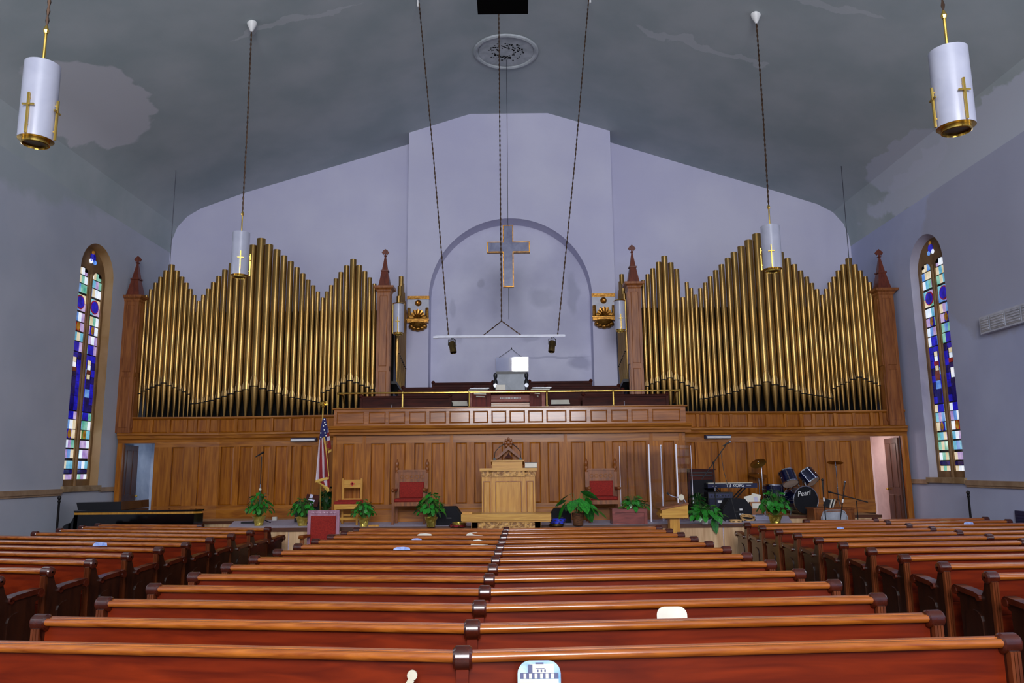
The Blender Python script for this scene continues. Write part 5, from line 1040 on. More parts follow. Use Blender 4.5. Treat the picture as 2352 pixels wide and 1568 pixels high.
# ------------------------------------------------------------------ sound gear
def wedge(label, px0, px1, py_top, Y, flip=1):
    a, b = PY(px0, 1205, Y), PY(px1, py_top, Y); x0, x1, zt = a.x, b.x, b.z; h = zt - ZS
    t = thing('stage_monitor', label, 'loudspeaker', ((x0 + x1) / 2, Y, ZS), 'black wedge loudspeakers on the stage')
    prof = [(x0, 0), (x1, 0), (x1, h * .45), (x0 + (x1 - x0) * .72, h), (x0 + (x1 - x0) * .22, h * .98), (x0, h * .6)]
    if flip < 0: prof = [(x0 + x1 - x, z) for x, z in prof][::-1]
    mb = MB(); mb.prism(prof, lambda a_, b_, c_: Vector((a_, c_, ZS + b_)), Y, Y + .42); W(mb, 'cabinet', 'black_cloth', t, 0)
    p3, p2 = (prof[3], prof[2]) if flip > 0 else (prof[2], prof[3]); e = Vector((.012 * flip, 0, .014))
    a3, a2 = Vector((p3[0], 0, ZS + p3[1])), Vector((p2[0], 0, ZS + p2[1])); q0, q1 = a3.lerp(a2, .08), a3.lerp(a2, .92)
    mb = MB(); mb.hexa([Vector((q0.x, Y + .03, q0.z)), Vector((q1.x, Y + .03, q1.z)), Vector((q1.x, Y + .39, q1.z)), Vector((q0.x, Y + .39, q0.z))] + [Vector((q0.x, Y + .03, q0.z)) + e, Vector((q1.x, Y + .03, q1.z)) + e, Vector((q1.x, Y + .39, q1.z)) + e, Vector((q0.x, Y + .39, q0.z)) + e]); W(mb, 'grille', 'grille_black', t, 0)
    mb = MB(); mb.box((x0 + x1) / 2 - .05, (x0 + x1) / 2 + .05, Y - .012, Y + .002, ZS + h * .35, ZS + h * .42); W(mb, 'handle', 'black_metal', t, 0)
    return t
wedge('black wedge monitor between the red-backed chair and the communion table', 1002, 1060, 1163, 15.95)
wedge('black wedge monitor beside the broad-leaved basket plant', 1264, 1312, 1167, 16.3, -1)
w3 = wedge('black wedge monitor leaning by the amplifier', 1662, 1726, 1144, 16.7, -1)
q = PY(1702, 1170, 16.69); mb = MB(); mb.box(q.x - .03, q.x + .03, 16.685, 16.697, q.z - .02, q.z + .02); mb.box(q.x - .04, q.x - .005, 16.685, 16.697, q.z - .11, q.z - .08); mb.box(q.x + .01, q.x + .045, 16.685, 16.697, q.z - .11, q.z - .08); W(mb, 'badge', 'white_plastic', w3, 0)
def ring(label, c, r, h, m, tilt=0, group='tambourines on the stage'):
    t = thing('tambourine', label, 'tambourine', c, group); M = Matrix.Translation(c) @ RX(tilt)
    mb = MB(); mb.lathe([(r, 0), (r, h), (r * .9, h), (r * .9, 0), (r, 0)], M, 24, cap=False); W(mb, 'hoop', m, t)
    for k in range(8):
        an = k * .785 + .2; mb = MB(); mb.lathe([(.001, -.006), (.026, -.006), (.026, .006), (.001, .006)], M @ T(r * .985 * math.cos(an), r * .985 * math.sin(an), h * .5), 8, cap=False); W(mb, 'jingle', 'chrome' if m != 'tambourine' else 'black_metal', t, 0)
for k, m_ in enumerate(('bronze', 'tamb_blue', 'tamb_blue')): c = on(1281 + (k - 1) * 3, 1207) + Vector((0, 0, .045 * k)); ring('%s tambourine in the stack by the basket plant' % ('bronze bottom', 'blue middle', 'blue top')[k], c, .14 - .005 * k, .042, m_)
for k, m_ in enumerate(('flag_red', 'foil')): c = on(1052 + k * 2, 1209) + Vector((0, 0, .045 * k)); ring('%s tambourine by the wedge and communion table' % ('dark red lower', 'gold upper')[k], c, .16 - .03 * k, .042, m_)
ring('pale tambourine lying flat at the stage edge', on(1690, 1199), .13, .05, 'tambourine'); ring('pale tambourine tilted on its rim by the clipboard', on(1717, 1195) + Vector((0, 0, .02)), .15, .06, 'tambourine', .35)
q = on(1750, 1193); mb = MB(); mb.hexa([(q.x - .17, q.y - .1, ZS), (q.x + .17, q.y - .1, ZS), (q.x + .1, q.y + .15, ZS + .08), (q.x - .17, q.y + .15, ZS + .08), (q.x - .17, q.y - .1, ZS + .012), (q.x + .17, q.y - .1, ZS + .012), (q.x + .1, q.y + .15, ZS + .092), (q.x - .17, q.y + .15, ZS + .092)])
t = thing('clipboard', 'clipboard with white sheets on the stage behind the tambourines', 'clipboard', q); W(mb, 'sheets', 'paper_lilac', t, 0); mb = MB(); mb.box(q.x - .08, q.x + .08, q.y + .11, q.y + .15, ZS + .08, ZS + .11); W(mb, 'clip', 'chrome', t, 0)
# dark upright cabinet
Y = 17.9; a, b = PY(1583, 1172, Y), PY(1641, 1076, Y); t = thing('speaker_cabinet', 'dark wooden upright cabinet beside the gallery corner', 'cabinet', ((a.x + b.x) / 2, Y, ZS))
mb = MB(); mb.box(a.x, b.x, Y, Y + .5, ZS, b.z - .03); W(mb, 'case', 'choir_wood', t, 0); mb = MB(); mb.box(a.x - .02, b.x + .02, Y - .02, Y + .52, b.z - .03, b.z); W(mb, 'top', 'choir_wood', t, 0)
mb = MB(); mb.box(a.x + .05, b.x - .05, Y - .012, Y + .002, ZS + .1, b.z - .25); W(mb, 'front_panel', 'black_cloth', t, 0)
for k in range(2): mb = MB(); mb.box(a.x + .06, b.x - .06, Y - .014, Y, b.z - .16 + .06 * k, b.z - .13 + .06 * k); W(mb, 'louvre', 'black_metal', t, 0)
# guitar amplifier
Y = 17.14; a, b = PY(1629, 1190, Y), PY(1683, 1130, Y); t = thing('guitar_amplifier', 'blue-black amplifier with white badge standing under the keyboard', 'amplifier', ((a.x + b.x) / 2, Y, ZS)); x0, x1, zt = a.x, b.x, b.z
mb = MB(); mb.box(x0, x1, Y, Y + .35, ZS, zt); W(mb, 'cabinet', 'black_metal', t, 0); mb = MB(); mb.board(x0 + .02, x1 - .02, Y - .012, Y, ZS + .04, zt - .14, .006); W(mb, 'grille_cloth', 'amp_grille', t, 0)
mb = MB(); mb.box(x0 + .02, x1 - .02, Y - .01, Y, zt - .12, zt - .03); W(mb, 'control_panel', 'dark_vent', t, 0)
for k in range(7): mb = MB(); mb.lathe([(.001, .02), (.012, .02), (.014, 0)], T(x0 + .08 + k * .06, Y - .01, zt - .075) @ RX(math.pi / 2), 8, cap=False); W(mb, 'knob', 'chrome' if k == 3 else 'black_metal', t, 0)
mb = MB(); mb.box(x0 + .2, x0 + .29, Y - .018, Y - .01, zt - .22, zt - .17); W(mb, 'badge', 'white_plastic', t, 0)
# keyboard on a folding stand
Y = 17.5; a, b = PY(1626, 1121, Y), PY(1739, 1109, Y); x0, x1 = a.x, b.x; z0, z1 = a.z, b.z
t = thing('synthesizer', 'dark blue keyboard synthesizer lettered on its back, on a crossed stand', 'keyboard', ((x0 + x1) / 2, Y, ZS))
mb = MB(); mb.box(x0, x1, Y, Y + .34, z0, z1); W(mb, 'case', 'drum_blue', t, 0)
mb = MB(); mb.box(x0 + .05, x1 - .05, Y + .16, Y + .33, z1, z1 + .012); W(mb, 'keys', 'ivory', t, 0)
org = Vector(t.location)
RM = lambda x, z: Matrix.Translation(Vector((x, Y - .003, z)) - org) @ RX(math.pi / 2)
text_mesh('T3', .1, .002, RM(x0 + .46, (z0 + z1) / 2), 'model_lettering', 'white_plastic', t, font_scale_x=1.1); text_mesh('KORG', .1, .003, RM(x0 + .68, (z0 + z1) / 2), 'brand_lettering', 'white_plastic', t, font_scale_x=.9)
mb = MB(); mb.box(x0 + .1, x0 + .2, Y - .004, Y, z0 + .04, z0 + .05); mb.box(x0 + .86, x0 + .96, Y - .004, Y, z1 - .05, z1 - .04); W(mb, 'markings', 'mute_white', t, 0)
for y in (Y + .05, Y + .3): mb = MB(); mb.tube([(x0 + .2, y, ZS), (x1 - .25, y, z0)], .016, 6); mb.tube([(x1 - .3, y, ZS), (x0 + .2, y, z0)], .016, 6); mb.tube([(x0 + .1, y, ZS + .015), (x0 + .35, y, ZS + .015)], .016, 6); mb.tube([(x1 - .4, y, ZS + .015), (x1 - .15, y, ZS + .015)], .016, 6); W(mb, 'stand', 'black_metal', t)
# box of papers
Y = 17.16; a, b = PY(1723, 1183, Y), PY(1749, 1152, Y); t = thing('paper_box', 'cardboard box stuffed with papers and folders by the drums', 'box', ((a.x + b.x) / 2, Y, ZS)); x0, x1 = a.x, b.x; zt = b.z
mb = MB(); mb.box(x0, x1, Y, Y + .02, ZS, zt); mb.box(x0, x0 + .01, Y, Y + .3, ZS, zt); mb.box(x1 - .01, x1, Y, Y + .3, ZS, zt); mb.box(x0, x1, Y + .28, Y + .3, ZS, zt); mb.box(x0, x1, Y, Y + .3, ZS, ZS + .02); W(mb, 'carton', 'cardboard', t, 0)
for k, (dx, dz, m_) in enumerate(((-.06, .14, 'paper'), (.02, .1, 'paper_lilac'), (.06, .06, 'paper'), (-.02, .03, 'flag_red'), (.0, .17, 'paper'))):
    M = T((x0 + x1) / 2 + dx * .7, Y + .05 + .045 * k, ZS + .1) @ RY(.12 * (k - 2)); mb = MB(); mb.box(-.1, .1, -.006, .006, 0, zt - ZS - .1 + dz, M); W(mb, 'folder', m_, t, 0)
mb = MB(); mb.box(x0 + .06, x1 - .02, Y - .006, Y, zt - .14, zt - .03); W(mb, 'label_sheet', 'paper', t, 0)

# drum kit ---------------------------------------------------------------------
def drum(par, c, axis, r, d, head='drum_head', name='tom_drum', lugs=6):
    M = Matrix.Translation(c) @ Vector(axis).normalized().to_track_quat('Z', 'Y').to_matrix().to_4x4()
    mb = MB(); mb.lathe([(r, 0), (r, d)], M, 28); sh = W(mb, name, 'drum_blue', par)
    mb = MB()
    for z in (0, d): mb.lathe([(r * 1.0, z - .012), (r * 1.05, z - .012), (r * 1.05, z + .012), (r * 1.0, z + .012)], M, 28, cap=False)
    W(mb, 'rim', 'chrome', sh)
    mb = MB(); mb.lathe([(.001, -.006), (r * .99, -.004)], M, 28, cap=False); W(mb, 'front_head', head, sh, 0)
    mb = MB(); mb.lathe([(.001, d + .004), (r * .99, d + .004)], M, 28, cap=False); W(mb, 'batter_head', 'drum_head', sh, 0)
    for k in range(lugs):
        an = k * 2 * math.pi / lugs; mb = MB(); mb.tube([M @ Vector((r * 1.04 * math.cos(an), r * 1.04 * math.sin(an), .0)), M @ Vector((r * 1.04 * math.cos(an), r * 1.04 * math.sin(an), d))], .008, 5); mb.ball(M @ Vector((r * 1.03 * math.cos(an), r * 1.03 * math.sin(an), d * .5)), .018, 6); W(mb, 'lug', 'chrome', sh)
    return sh
Yd = 18.2; bc = PY(1851, 1148, Yd); rb = 30 * 18.2 / F * 1.02
bc.z = ZS + rb + .02
t = thing('drum_kit', 'dark blue drum kit with lettered bass drum and two tilted toms', 'drum kit', (bc.x, Yd + .2, ZS))
bd = drum(t, bc, (-.25, 1, 0), rb, .42, 'black_cloth', 'bass_drum', 8)
text_mesh('Pearl', .17, .002, Matrix.Translation(PY(1846, 1133, Yd - .04) - Vector(t.location)) @ RZ(.245) @ RX(math.pi / 2) @ RZ(.12), 'brand_lettering', 'white_plastic', t, shear=.25)
for s_ in (-1, 1): mb = MB(); mb.tube([(bc.x + s_ * rb * .8 - .03, Yd + .12, ZS + rb * .7), (bc.x + s_ * (rb + .08), Yd - .02, ZS)], .01, 6); W(mb, 'spur', 'chrome', t)
for cx, cy, dia, ax, lab in ((1816, 1110, 36, (-.12, .55, .9), 0), (1868, 1106, 34, (-.45, .5, .8), 1)):
    r = dia / 2 * 18.3 / F * .98; c = PY(cx, cy, Yd + .1); drum(t, c, ax, r, .3)
    m0 = c + Vector((.12 if lab == 0 else -.14, .12, .1)); mb = MB(); mb.tube([m0, m0 + Vector((.06 if lab == 0 else -.05, .05, .0)), Vector((bc.x + (-.05 if lab == 0 else .03), Yd + .2, bc.z + rb - .02))], .013, 6); mb.ball(m0, .03, 8); W(mb, 'tom_mount', 'chrome', t)
fc = PY(1779, 1160, Yd + .35); rf = 21.5 * 18.5 / F; fz = PY(1779, 1113, Yd + .35).z; ftz = ZS + .22
drum(t, Vector((fc.x, fc.y, ftz)), (0, 0, 1), rf, fz - ftz, 'drum_head', 'floor_tom', 6)
for k in range(3): an = .5 + k * 2.094; mb = MB(); mb.tube([(fc.x + rf * 1.07 * math.cos(an), fc.y + rf * 1.07 * math.sin(an), ftz + .3), (fc.x + rf * 1.07 * math.cos(an), fc.y + rf * 1.07 * math.sin(an), ZS)], .01, 6); W(mb, 'leg', 'chrome', t)
def cymbal(label, px, py, Y, r, tilt, px_b, m_='cymbal', hihat=False):
    c = PY(px, py, Y); xb = PY(px_b, py, Y).x; t = thing('cymbal_stand', label, 'cymbal', (xb, Y, ZS), 'cymbals of the drum kit')
    M = Matrix.Translation(c) @ RY(tilt[0]) @ RX(tilt[1]); mb = MB(); mb.lathe([(.001, .03), (.04, .022), (.05, .008), (r, -.012), (r, -.014), (.05, .004), (.001, .024)], M, 28, cap=False); W(mb, 'cymbal', m_, t)
    mb = MB(); mb.tube([(xb, Y, ZS + .3), (xb, Y, c.z - .1), c + Vector((0, 0, .04))], .011, 7); mb.ball((xb, Y, c.z - .1), .022)
    mb.ball((xb, Y, (c.z + ZS) / 2), .02); W(mb, 'pole', 'chrome', t)
    for k in range(3): an = k * 2.094 + .4; mb = MB(); mb.tube([(xb, Y, ZS + .36), (xb + .2 * math.cos(an), Y + .2 * math.sin(an), ZS + .01)], .01, 6); W(mb, 'leg', 'chrome', t)
cymbal('dark crash cymbal tilted steeply above the keyboard end', 1741, 1063, 18.22, .185, (-.45, .45), 1748)
cymbal('pale ride cymbal level above the floor tom', 1741, 1090, 18.62, .225, (.08, .3), 1742)
cymbal('dark cymbal on a tall stand beside the passage door', 1918, 1061, 18.6, .185, (.12, -.2), 1919)
# microphone stands
def mic(par, p, d, cap='black_metal'):
    d = Vector(d).normalized(); mb = MB(); mb.tube([p - d * .16, p], [.012, .018], 8); W(mb, 'microphone', 'black_metal', par); mb = MB(); mb.ball(p + d * .02, .028, 10); W(mb, 'mic_head', cap, par)
def stand(label, base, z_top, legs=True):
    t = thing('microphone_stand', label, 'microphone stand', base, 'microphone stands'); b = Vector(base)
    mb = MB(); mb.tube([b + Vector((0, 0, .05)), Vector((b.x, b.y, z_top))], .011, 7); W(mb, 'pole', 'black_metal', t)
    mb = MB(); mb.tube([b + Vector((0, 0, (z_top - b.z) * .52)), b + Vector((0, 0, (z_top - b.z) * .58))], .017, 8); W(mb, 'clutch', 'chrome', t)
    for k in range(3): an = k * 2.094 + .5; mb = MB(); mb.tube([b + Vector((0, 0, .12)), b + Vector((.25 * math.cos(an), .25 * math.sin(an), .008))], .01, 6); W(mb, 'leg', 'black_metal', t)
    return t
Y = 16.2; q = PY(1646, 1200, Y); zt = PY(1642, 1062, Y).z; t = stand('tall boom microphone stand in front of the amplifier', (q.x, Y, ZS), zt)
a, b = PY(1612, 1100, Y), PY(1668, 1021, Y); mb = MB(); mb.tube([a, b], .01, 7); mb.ball((q.x, Y, zt), .025); W(mb, 'boom', 'black_metal', t); mic(t, PY(1675, 1015, Y), (PY(1675, 1015, Y) - PY(1660, 1024, Y)), 'chrome')
mb = MB(); mb.tube([PY(1655, 1035, Y), PY(1662, 1080, Y), PY(1676, 1130, Y), PY(1690, 1185, Y), PY(1694, 1196, Y)], .006, 5); W(mb, 'cable', 'black_metal', t)
Y = 17.1; q = PY(595, 1190, Y); zt = PY(593, 1048, Y).z; t = stand('straight microphone stand before the panelling near the piano', (q.x, Y, ZS), zt); mic(t, PY(602, 1040, Y), (PY(602, 1040, Y) - PY(592, 1046, Y)))
for pt, pb, lab, capm in (((1889, 1110), (1897, 1196), 'leaning microphone stand with black mic by the folding chair', 'black_metal'), ((1940, 1115), (1930, 1196), 'leaning microphone stand with silver mic by the folding chair', 'chrome')):
    Y = 16.35 if capm == 'chrome' else 16.0; a, b = PY(*pt, Y), PY(*pb, Y); fl = b + (b - a) * (b.z / (a.z - b.z)); t = thing('microphone_stand', lab, 'microphone stand', fl, 'microphone stands')
    mb = MB(); mb.tube([fl + Vector((0, 0, .02)), a], .011, 7); W(mb, 'pole', 'black_metal', t); mb = MB(); mb.tube([a.lerp(b, .38), a.lerp(b, .48)], .016, 7); W(mb, 'clutch', 'white_plastic', t); mic(t, PY(pt[0], pt[1] - 6, Y), a - b, capm)
    mb = MB(); mb.lathe([(.13, 0), (.13, .02), (.03, .04)], T(*fl), 18); W(mb, 'base', 'black_metal', t)
Y = 16.9; q = PY(1971, 1196, Y); zt = PY(1971, 1149, Y).z; t = stand('short boom microphone stand with a long level boom by the passage', (q.x, Y, 0), zt)
a, b = PY(1907, 1130, Y), PY(1993, 1153, Y); mb = MB(); mb.tube([a, b], .012, 7); W(mb, 'boom', 'black_metal', t); mic(t, a, a - b)
# folding chair, brown box and folders
Y = 16.6; a, b = PY(1888, 1197, Y), PY(1945, 1171, Y); x0, x1, zt = a.x, b.x, b.z; t = thing('folding_chair', 'grey metal folding chair behind the two leaning microphone stands', 'chair', ((x0 + x1) / 2, Y, 0))
mb = MB(); mb.tube([(x0, Y - .02, 0), (x0, Y, zt - .14), (x0 + .05, Y, zt - .03), (x0 + .13, Y, zt), (x1 - .13, Y, zt), (x1 - .05, Y, zt - .03), (x1, Y, zt - .14), (x1, Y - .02, 0)], .014, 7); W(mb, 'frame', 'mute_white', t)
mb = MB(); mb.prism([(x0 + .02, zt - .25), (x1 - .02, zt - .25), (x1 - .02, zt - .1), (x1 - .08, zt - .03), (x0 + .08, zt - .03), (x0 + .02, zt - .1)], lambda a_, b_, c_: Vector((a_, c_, b_)), Y - .005, Y + .01); W(mb, 'backrest', 'mute_white', t, 0)
mb = MB(); mb.board(x0 + .02, x1 - .02, Y + .02, Y + .42, .44, .47, .01); W(mb, 'seat', 'mute_white', t, 0)
for x in (x0 + .03, x1 - .03): mb = MB(); mb.tube([(x, Y + .42, 0), (x, Y + .04, .6)], .012, 6); W(mb, 'leg', 'mute_white', t)
Y = 17.4; a, b = PY(1872, 1197, Y), PY(1962, 1166, Y); t = thing('music_cabinet', 'low brown cabinet behind the folding chair', 'cabinet', ((a.x + b.x) / 2, Y, 0))
mb = MB(); mb.box(a.x, b.x, Y, Y + .45, 0, b.z - .03); W(mb, 'case', 'throne_wood', t, 0); mb = MB(); mb.box(a.x - .02, b.x + .02, Y - .02, Y + .47, b.z - .03, b.z); W(mb, 'top', 'throne_wood', t, 0)
for k in range(2): mb = MB(); w_ = (b.x - a.x) / 2; mb.board(a.x + .03 + w_ * k, a.x + w_ * (k + 1) - .03, Y - .016, Y, .08, b.z - .1, .01); W(mb, 'door', 'throne_wood', t, 0)
zc = b.z; xc = PY(1908, 1160, Y).x
t = thing('ring_binder', 'black ring binders leaning with white page edges on the low cabinet', 'binder', (xc, Y + .2, zc))
for k, m_ in enumerate(('black_metal', 'paper', 'black_metal', 'paper')): M = T(xc + .03 * k, Y + .12, zc + .005) @ RY(.35); mb = MB(); mb.box(-.01, .012, 0, .24, 0, .19, M) if k else mb.box(-.13, .0, 0, .01, 0.0, .17, M); W(mb, ('cover', 'pages', 'cover', 'pages')[k], m_, t, 0)

# ------------------------------------------------------------------ flag
Y = 16.5; top = PY(742, 936, Y); bx = top.x; t = thing('flag', 'striped flag with gold fringe drooping on a pole with eagle finial', 'flag', (bx, Y, ZS))
mb = MB(); mb.tube([(bx, Y, ZS + .03), (bx, Y, top.z)], .017, 8); mb.lathe([(.16, 0), (.15, .03), (.04, .06), (.03, .1)], T(bx, Y, ZS), 18); W(mb, 'pole', 'brass', t)
mb = MB(); mb.ball((bx, Y, top.z + .03), .035); mb.ball((bx, Y - .01, top.z + .09), .04, 8, (.8, .8, 1.2)); mb.ball((bx + .03, Y - .03, top.z + .13), .02)
for s_ in (-1, 1): mb.add([(bx, Y, top.z + .11), (bx + s_ * .06, Y + .01, top.z + .14), (bx + s_ * .11, Y + .02, top.z + .06), (bx + s_ * .06, Y, top.z + .05), (bx, Y + .02, top.z + .06)], [(0, 1, 2, 3, 4)])
W(mb, 'eagle_finial', 'brass', t, 0)
def strip(quadpx, Yq, m_, name):
    # quadpx: pixel polyline pairs (left, right) down the strip; gentle pleat in depth
    mb = MB(); vs = []; n = len(quadpx)
    for i, (l, r) in enumerate(quadpx): vs += [PY(*l, Yq[0]), PY((l[0] + r[0]) / 2, (l[1] + r[1]) / 2, (Yq[0] + Yq[1]) / 2 - .02), PY(*r, Yq[1])]
    fs = [(3 * i + k, 3 * i + k + 1, 3 * i + k + 4, 3 * i + k + 3) for i in range(n - 1) for k in (0, 1)]; m2 = len(vs)
    mb.add(vs + [v + Vector((0, .012, 0)) for v in vs], fs + [tuple(q + m2 for q in f[::-1]) for f in fs]); W(mb, name, m_, t, .9)
cols = [((733, 1010), (725, 1103)), ((736, 1008), (733, 1102)), ((739, 1006), (741, 1100)), ((742, 1004), (746, 1098)), ((745, 1003), (754, 1096))]
mids = [(729, 1055), (734, 1055), (740, 1052), (745, 1052), (749, 1050)]
for k in range(4):
    strip([(cols[k][0], cols[k + 1][0]), (mids[k], mids[k + 1]), (cols[k][1], cols[k + 1][1])], (16.42 if k % 2 else 16.36, 16.36 if k % 2 else 16.42), ('flag_white', 'flag_red', 'flag_white', 'flag_red')[k], 'stripe')
strip([((742, 1003), (746, 1003)), ((749, 1052), (752, 1052)), ((753, 1096), (756, 1092))], (16.38, 16.36), 'fringe', 'fringe')
strip([((741, 960), (748, 960)), ((736, 985), (753, 985)), ((733, 1011), (755, 1012))], (16.4, 16.46), 'flag_blue', 'canton')
for k in range(4): strip([((749 + k * 1.2, 986 + 9 * k), (754 + k * 1.6, 983 + 9 * k)), ((749 + k * 1.2, 995 + 9 * k), (755 + k * 1.6, 992 + 9 * k))], (16.44, 16.5), ('flag_white', 'flag_red')[k % 2], 'stripe')
strip([((750, 1020), (759, 1016)), ((751, 1028), (761, 1031))], (16.44, 16.5), 'flag_red', 'stripe'); strip([((753, 1036), (761, 1031)), ((753, 1041), (761, 1036))], (16.44, 16.5), 'fringe', 'fringe')
strip([((749, 1035), (754, 1035)), ((752, 1070), (755, 1070)), ((754, 1098), (757, 1098))], (16.46, 16.5), 'flag_red', 'stripe')
strip([((725, 1102), (755, 1094)), ((724, 1108), (755, 1100))], (16.37, 16.37), 'fringe', 'fringe')
strip([((735, 1107), (743, 1104)), ((744, 1114), (748, 1112))], (16.4, 16.4), 'flag_red', 'stripe'); strip([((743, 1104), (751, 1101)), ((746, 1114), (752, 1118))], (16.4, 16.42), 'flag_white', 'stripe'); strip([((751, 1101), (757, 1098)), ((752, 1118), (757, 1120))], (16.42, 16.44), 'flag_red', 'stripe')
strip([((727, 1107), (733, 1107)), ((738, 1114), (742, 1112)), ((748, 1124), (756, 1120)), ((751, 1130), (756, 1128))], (16.38, 16.38), 'fringe', 'fringe')
for x, y in ((745, 963), (746, 970), (748, 975), (737, 994), (737, 1004), (745, 987), (747, 994), (749, 1000), (746, 1010), (743, 978)):
    q = PY(x, y, 16.385); mb = MB(); mb.lathe([(.001, 0), (.016, 0), (.016, .006)], Matrix.Translation(q) @ RX(math.pi / 2), 5, cap=False); W(mb, 'star', 'white_plastic', t, 0)
# music stand with sheets, black case
Y = 17.0; q = PY(715, 1200, Y); zt = PY(714, 1150, Y).z; t = thing('music_stand', 'black music stand with two white sheets behind the red armchair', 'music stand', (q.x, Y, ZS))
mb = MB(); mb.tube([(q.x, Y, ZS), (q.x, Y, zt)], .012, 6); mb.lathe([(.16, 0), (.02, .06)], T(q.x, Y, ZS), 12); W(mb, 'pole', 'black_metal', t); M = T(q.x, Y, zt) @ RX(-.3) @ RY(.1); mb = MB(); mb.box(-.14, .14, 0, .01, -.12, .14, M); W(mb, 'desk', 'choir_wood', t, 0)
for k in range(2): mb = MB(); M2 = T(q.x - .02 + .03 * k, Y - .02, zt + .07 - .11 * k) @ RX(-.3) @ RY(.25); mb.box(-.035, .035, -.004, .0, -.06, .07, M2); W(mb, 'sheet', 'paper_lilac', t, 0)
Y = 17.35; a, b = PY(676, 1186, Y), PY(736, 1152, Y); mb = MB(); mb.board(a.x, b.x, Y, Y + .12, ZS, b.z, .01); t = thing('instrument_case', 'black instrument case standing against the panelling behind the foil plant', 'case', ((a.x + b.x) / 2, Y, ZS)); W(mb, 'shell', 'black_metal', t, 0); mb = MB(); mb.tube([((a.x + b.x) / 2 - .07, Y + .06, b.z), ((a.x + b.x) / 2 - .05, Y + .06, b.z + .04), ((a.x + b.x) / 2 + .05, Y + .06, b.z + .04), ((a.x + b.x) / 2 + .07, Y + .06, b.z)], .01, 6); W(mb, 'handle', 'black_metal', t)
q = on(630, 1195); mb = MB(); mb.box(q.x - .05, q.x + .05, q.y, q.y + .06, ZS, ZS + .08); solo(mb, 'junction_box', 'paper', 'small white box on the stage beside the moss pole plant', 'box', (q.x, q.y, ZS))
q = on(570, 1202); mb = MB(); mb.box(q.x - .16, q.x + .16, q.y, q.y + .06, ZS, ZS + .04); solo(mb, 'power_strip', 'black_metal', 'black power strip on the stage corner near the moss pole plant', 'power strip', (q.x, q.y, ZS))
q = on(858, 1209); mb = MB(); mb.box(q.x - .1, q.x + .1, q.y, q.y + .08, ZS, ZS + .035); solo(mb, 'wood_block', 'oak_light', 'small tan wood block on the stage beside the small foil plant', 'block', (q.x, q.y, ZS))
mb = MB(); mb.tube([on(860, 1195) + Vector((0, 0, .01)), on(885, 1197) + Vector((0, 0, .01)), on(900, 1190) + Vector((0, 0, .04)), PY(907, 1185, 16.95)], .01, 5); solo(mb, 'floor_cable', 'black_metal', 'black cable curving over the stage to the red-backed chair', 'cable', on(880, 1196))
# strip lights over the panelling
for a, b, sg, lab in (((673, 1011), (731, 1010), SL[1], 'white strip light on the cornice near the flag'), ((1616, 1004), (1674, 1003), SR[0], 'white strip light on the cornice above the keyboard')):
    p, q = sg.hit(*a), sg.hit(*b); t = thing('strip_light', lab, 'light', ((p.x + q.x) / 2, p.y - .1, p.z), 'strip lights under the organ'); f = lambda x, d, z: sg.at(x, d, z)
    mb = MB(); sg.box(mb, p.x, q.x, p.z - .035, p.z + .05, .03, .16); W(mb, 'housing', 'dark_vent', t, 0); mb = MB(); mb.tube([f(p.x + .02, .17, p.z - .005), f(q.x - .02, .17, p.z - .005)], .028, 10); W(mb, 'tube', 'tube_light', t)

# ------------------------------------------------------------------ grand piano (keyboard end by the wall)
Y0_ = 16.5; xa, xb = PY(183, 1170, Y0_ + .2).x, PY(458, 1170, Y0_).x; L_ = xb - xa
t = thing('grand_piano', 'black lacquered grand piano with closed lid beside the passage door', 'piano', ((xa + xb) / 2, Y0_ + .7, 0))
zr = PY(458, 1177, Y0_).z - .02; zr0 = zr - .3
out = [(0, 0), (L_ * .5, 0), (L_ * .8, .0), (L_ * .95, .06), (L_, .22), (L_ * .97, .42), (L_ * .82, .6), (L_ * .62, .78), (L_ * .45, 1.1), (L_ * .3, 1.38), (.28, 1.45), (0, 1.45)]
mb = MB(); mb.prism([(x, y) for x, y in out if x >= 0], lambda a_, b_, z: Vector((xa + a_, Y0_ + b_, z)), zr0, zr); W(mb, 'rim', 'black_lacquer', t, .5)
lid = [(x * 1.0 + (.02 if x > L_ * .8 else 0), y - .02 if y < .3 else y + .02) for x, y in out if x >= .0]
mb = MB(); mb.prism(lid, lambda a_, b_, z: Vector((xa + a_, Y0_ + b_, z)), zr + .05, zr + .085); W(mb, 'lid', 'black_lacquer', t, .5)
mb = MB(); mb.prism([(x, y) for x, y in out], lambda a_, b_, z: Vector((xa + a_ * .99, Y0_ + .01 + b_ * .98, z)), zr, zr + .05); W(mb, 'inner_rim', 'oak_light', t, .5)
mb = MB(); mb.hexa([(xa + .05, Y0_ + .05, zr + .09), (xa + L_ * .365, Y0_ + .05, zr + .09), (xa + L_ * .365, Y0_ + 1.3, zr + .09), (xa + .05, Y0_ + 1.3, zr + .09), (xa + .0, Y0_ + .05, zr + .25), (xa + L_ * .36, Y0_ + .05, zr + .26), (xa + L_ * .36, Y0_ + 1.3, zr + .26), (xa + .0, Y0_ + 1.3, zr + .25)]); W(mb, 'folded_front_lid', 'black_lacquer', t, 0)
mb = MB(); mb.prism([(-.2, zr0 - .05), (-.22, zr0 + .06), (-.14, zr0 + .12), (-.06, zr0 + .14), (.02, zr), (.08, zr), (.08, zr0 - .05)], lambda a_, b_, c_: Vector((xa + a_, c_, b_)), Y0_ + .0, Y0_ + .12); mb.prism([(-.2, zr0 - .05), (-.22, zr0 + .06), (-.14, zr0 + .12), (-.06, zr0 + .14), (.02, zr), (.08, zr), (.08, zr0 - .05)], lambda a_, b_, c_: Vector((xa + a_, c_, b_)), Y0_ + 1.33, Y0_ + 1.45); W(mb, 'key_cheek', 'black_lacquer', t, .5)
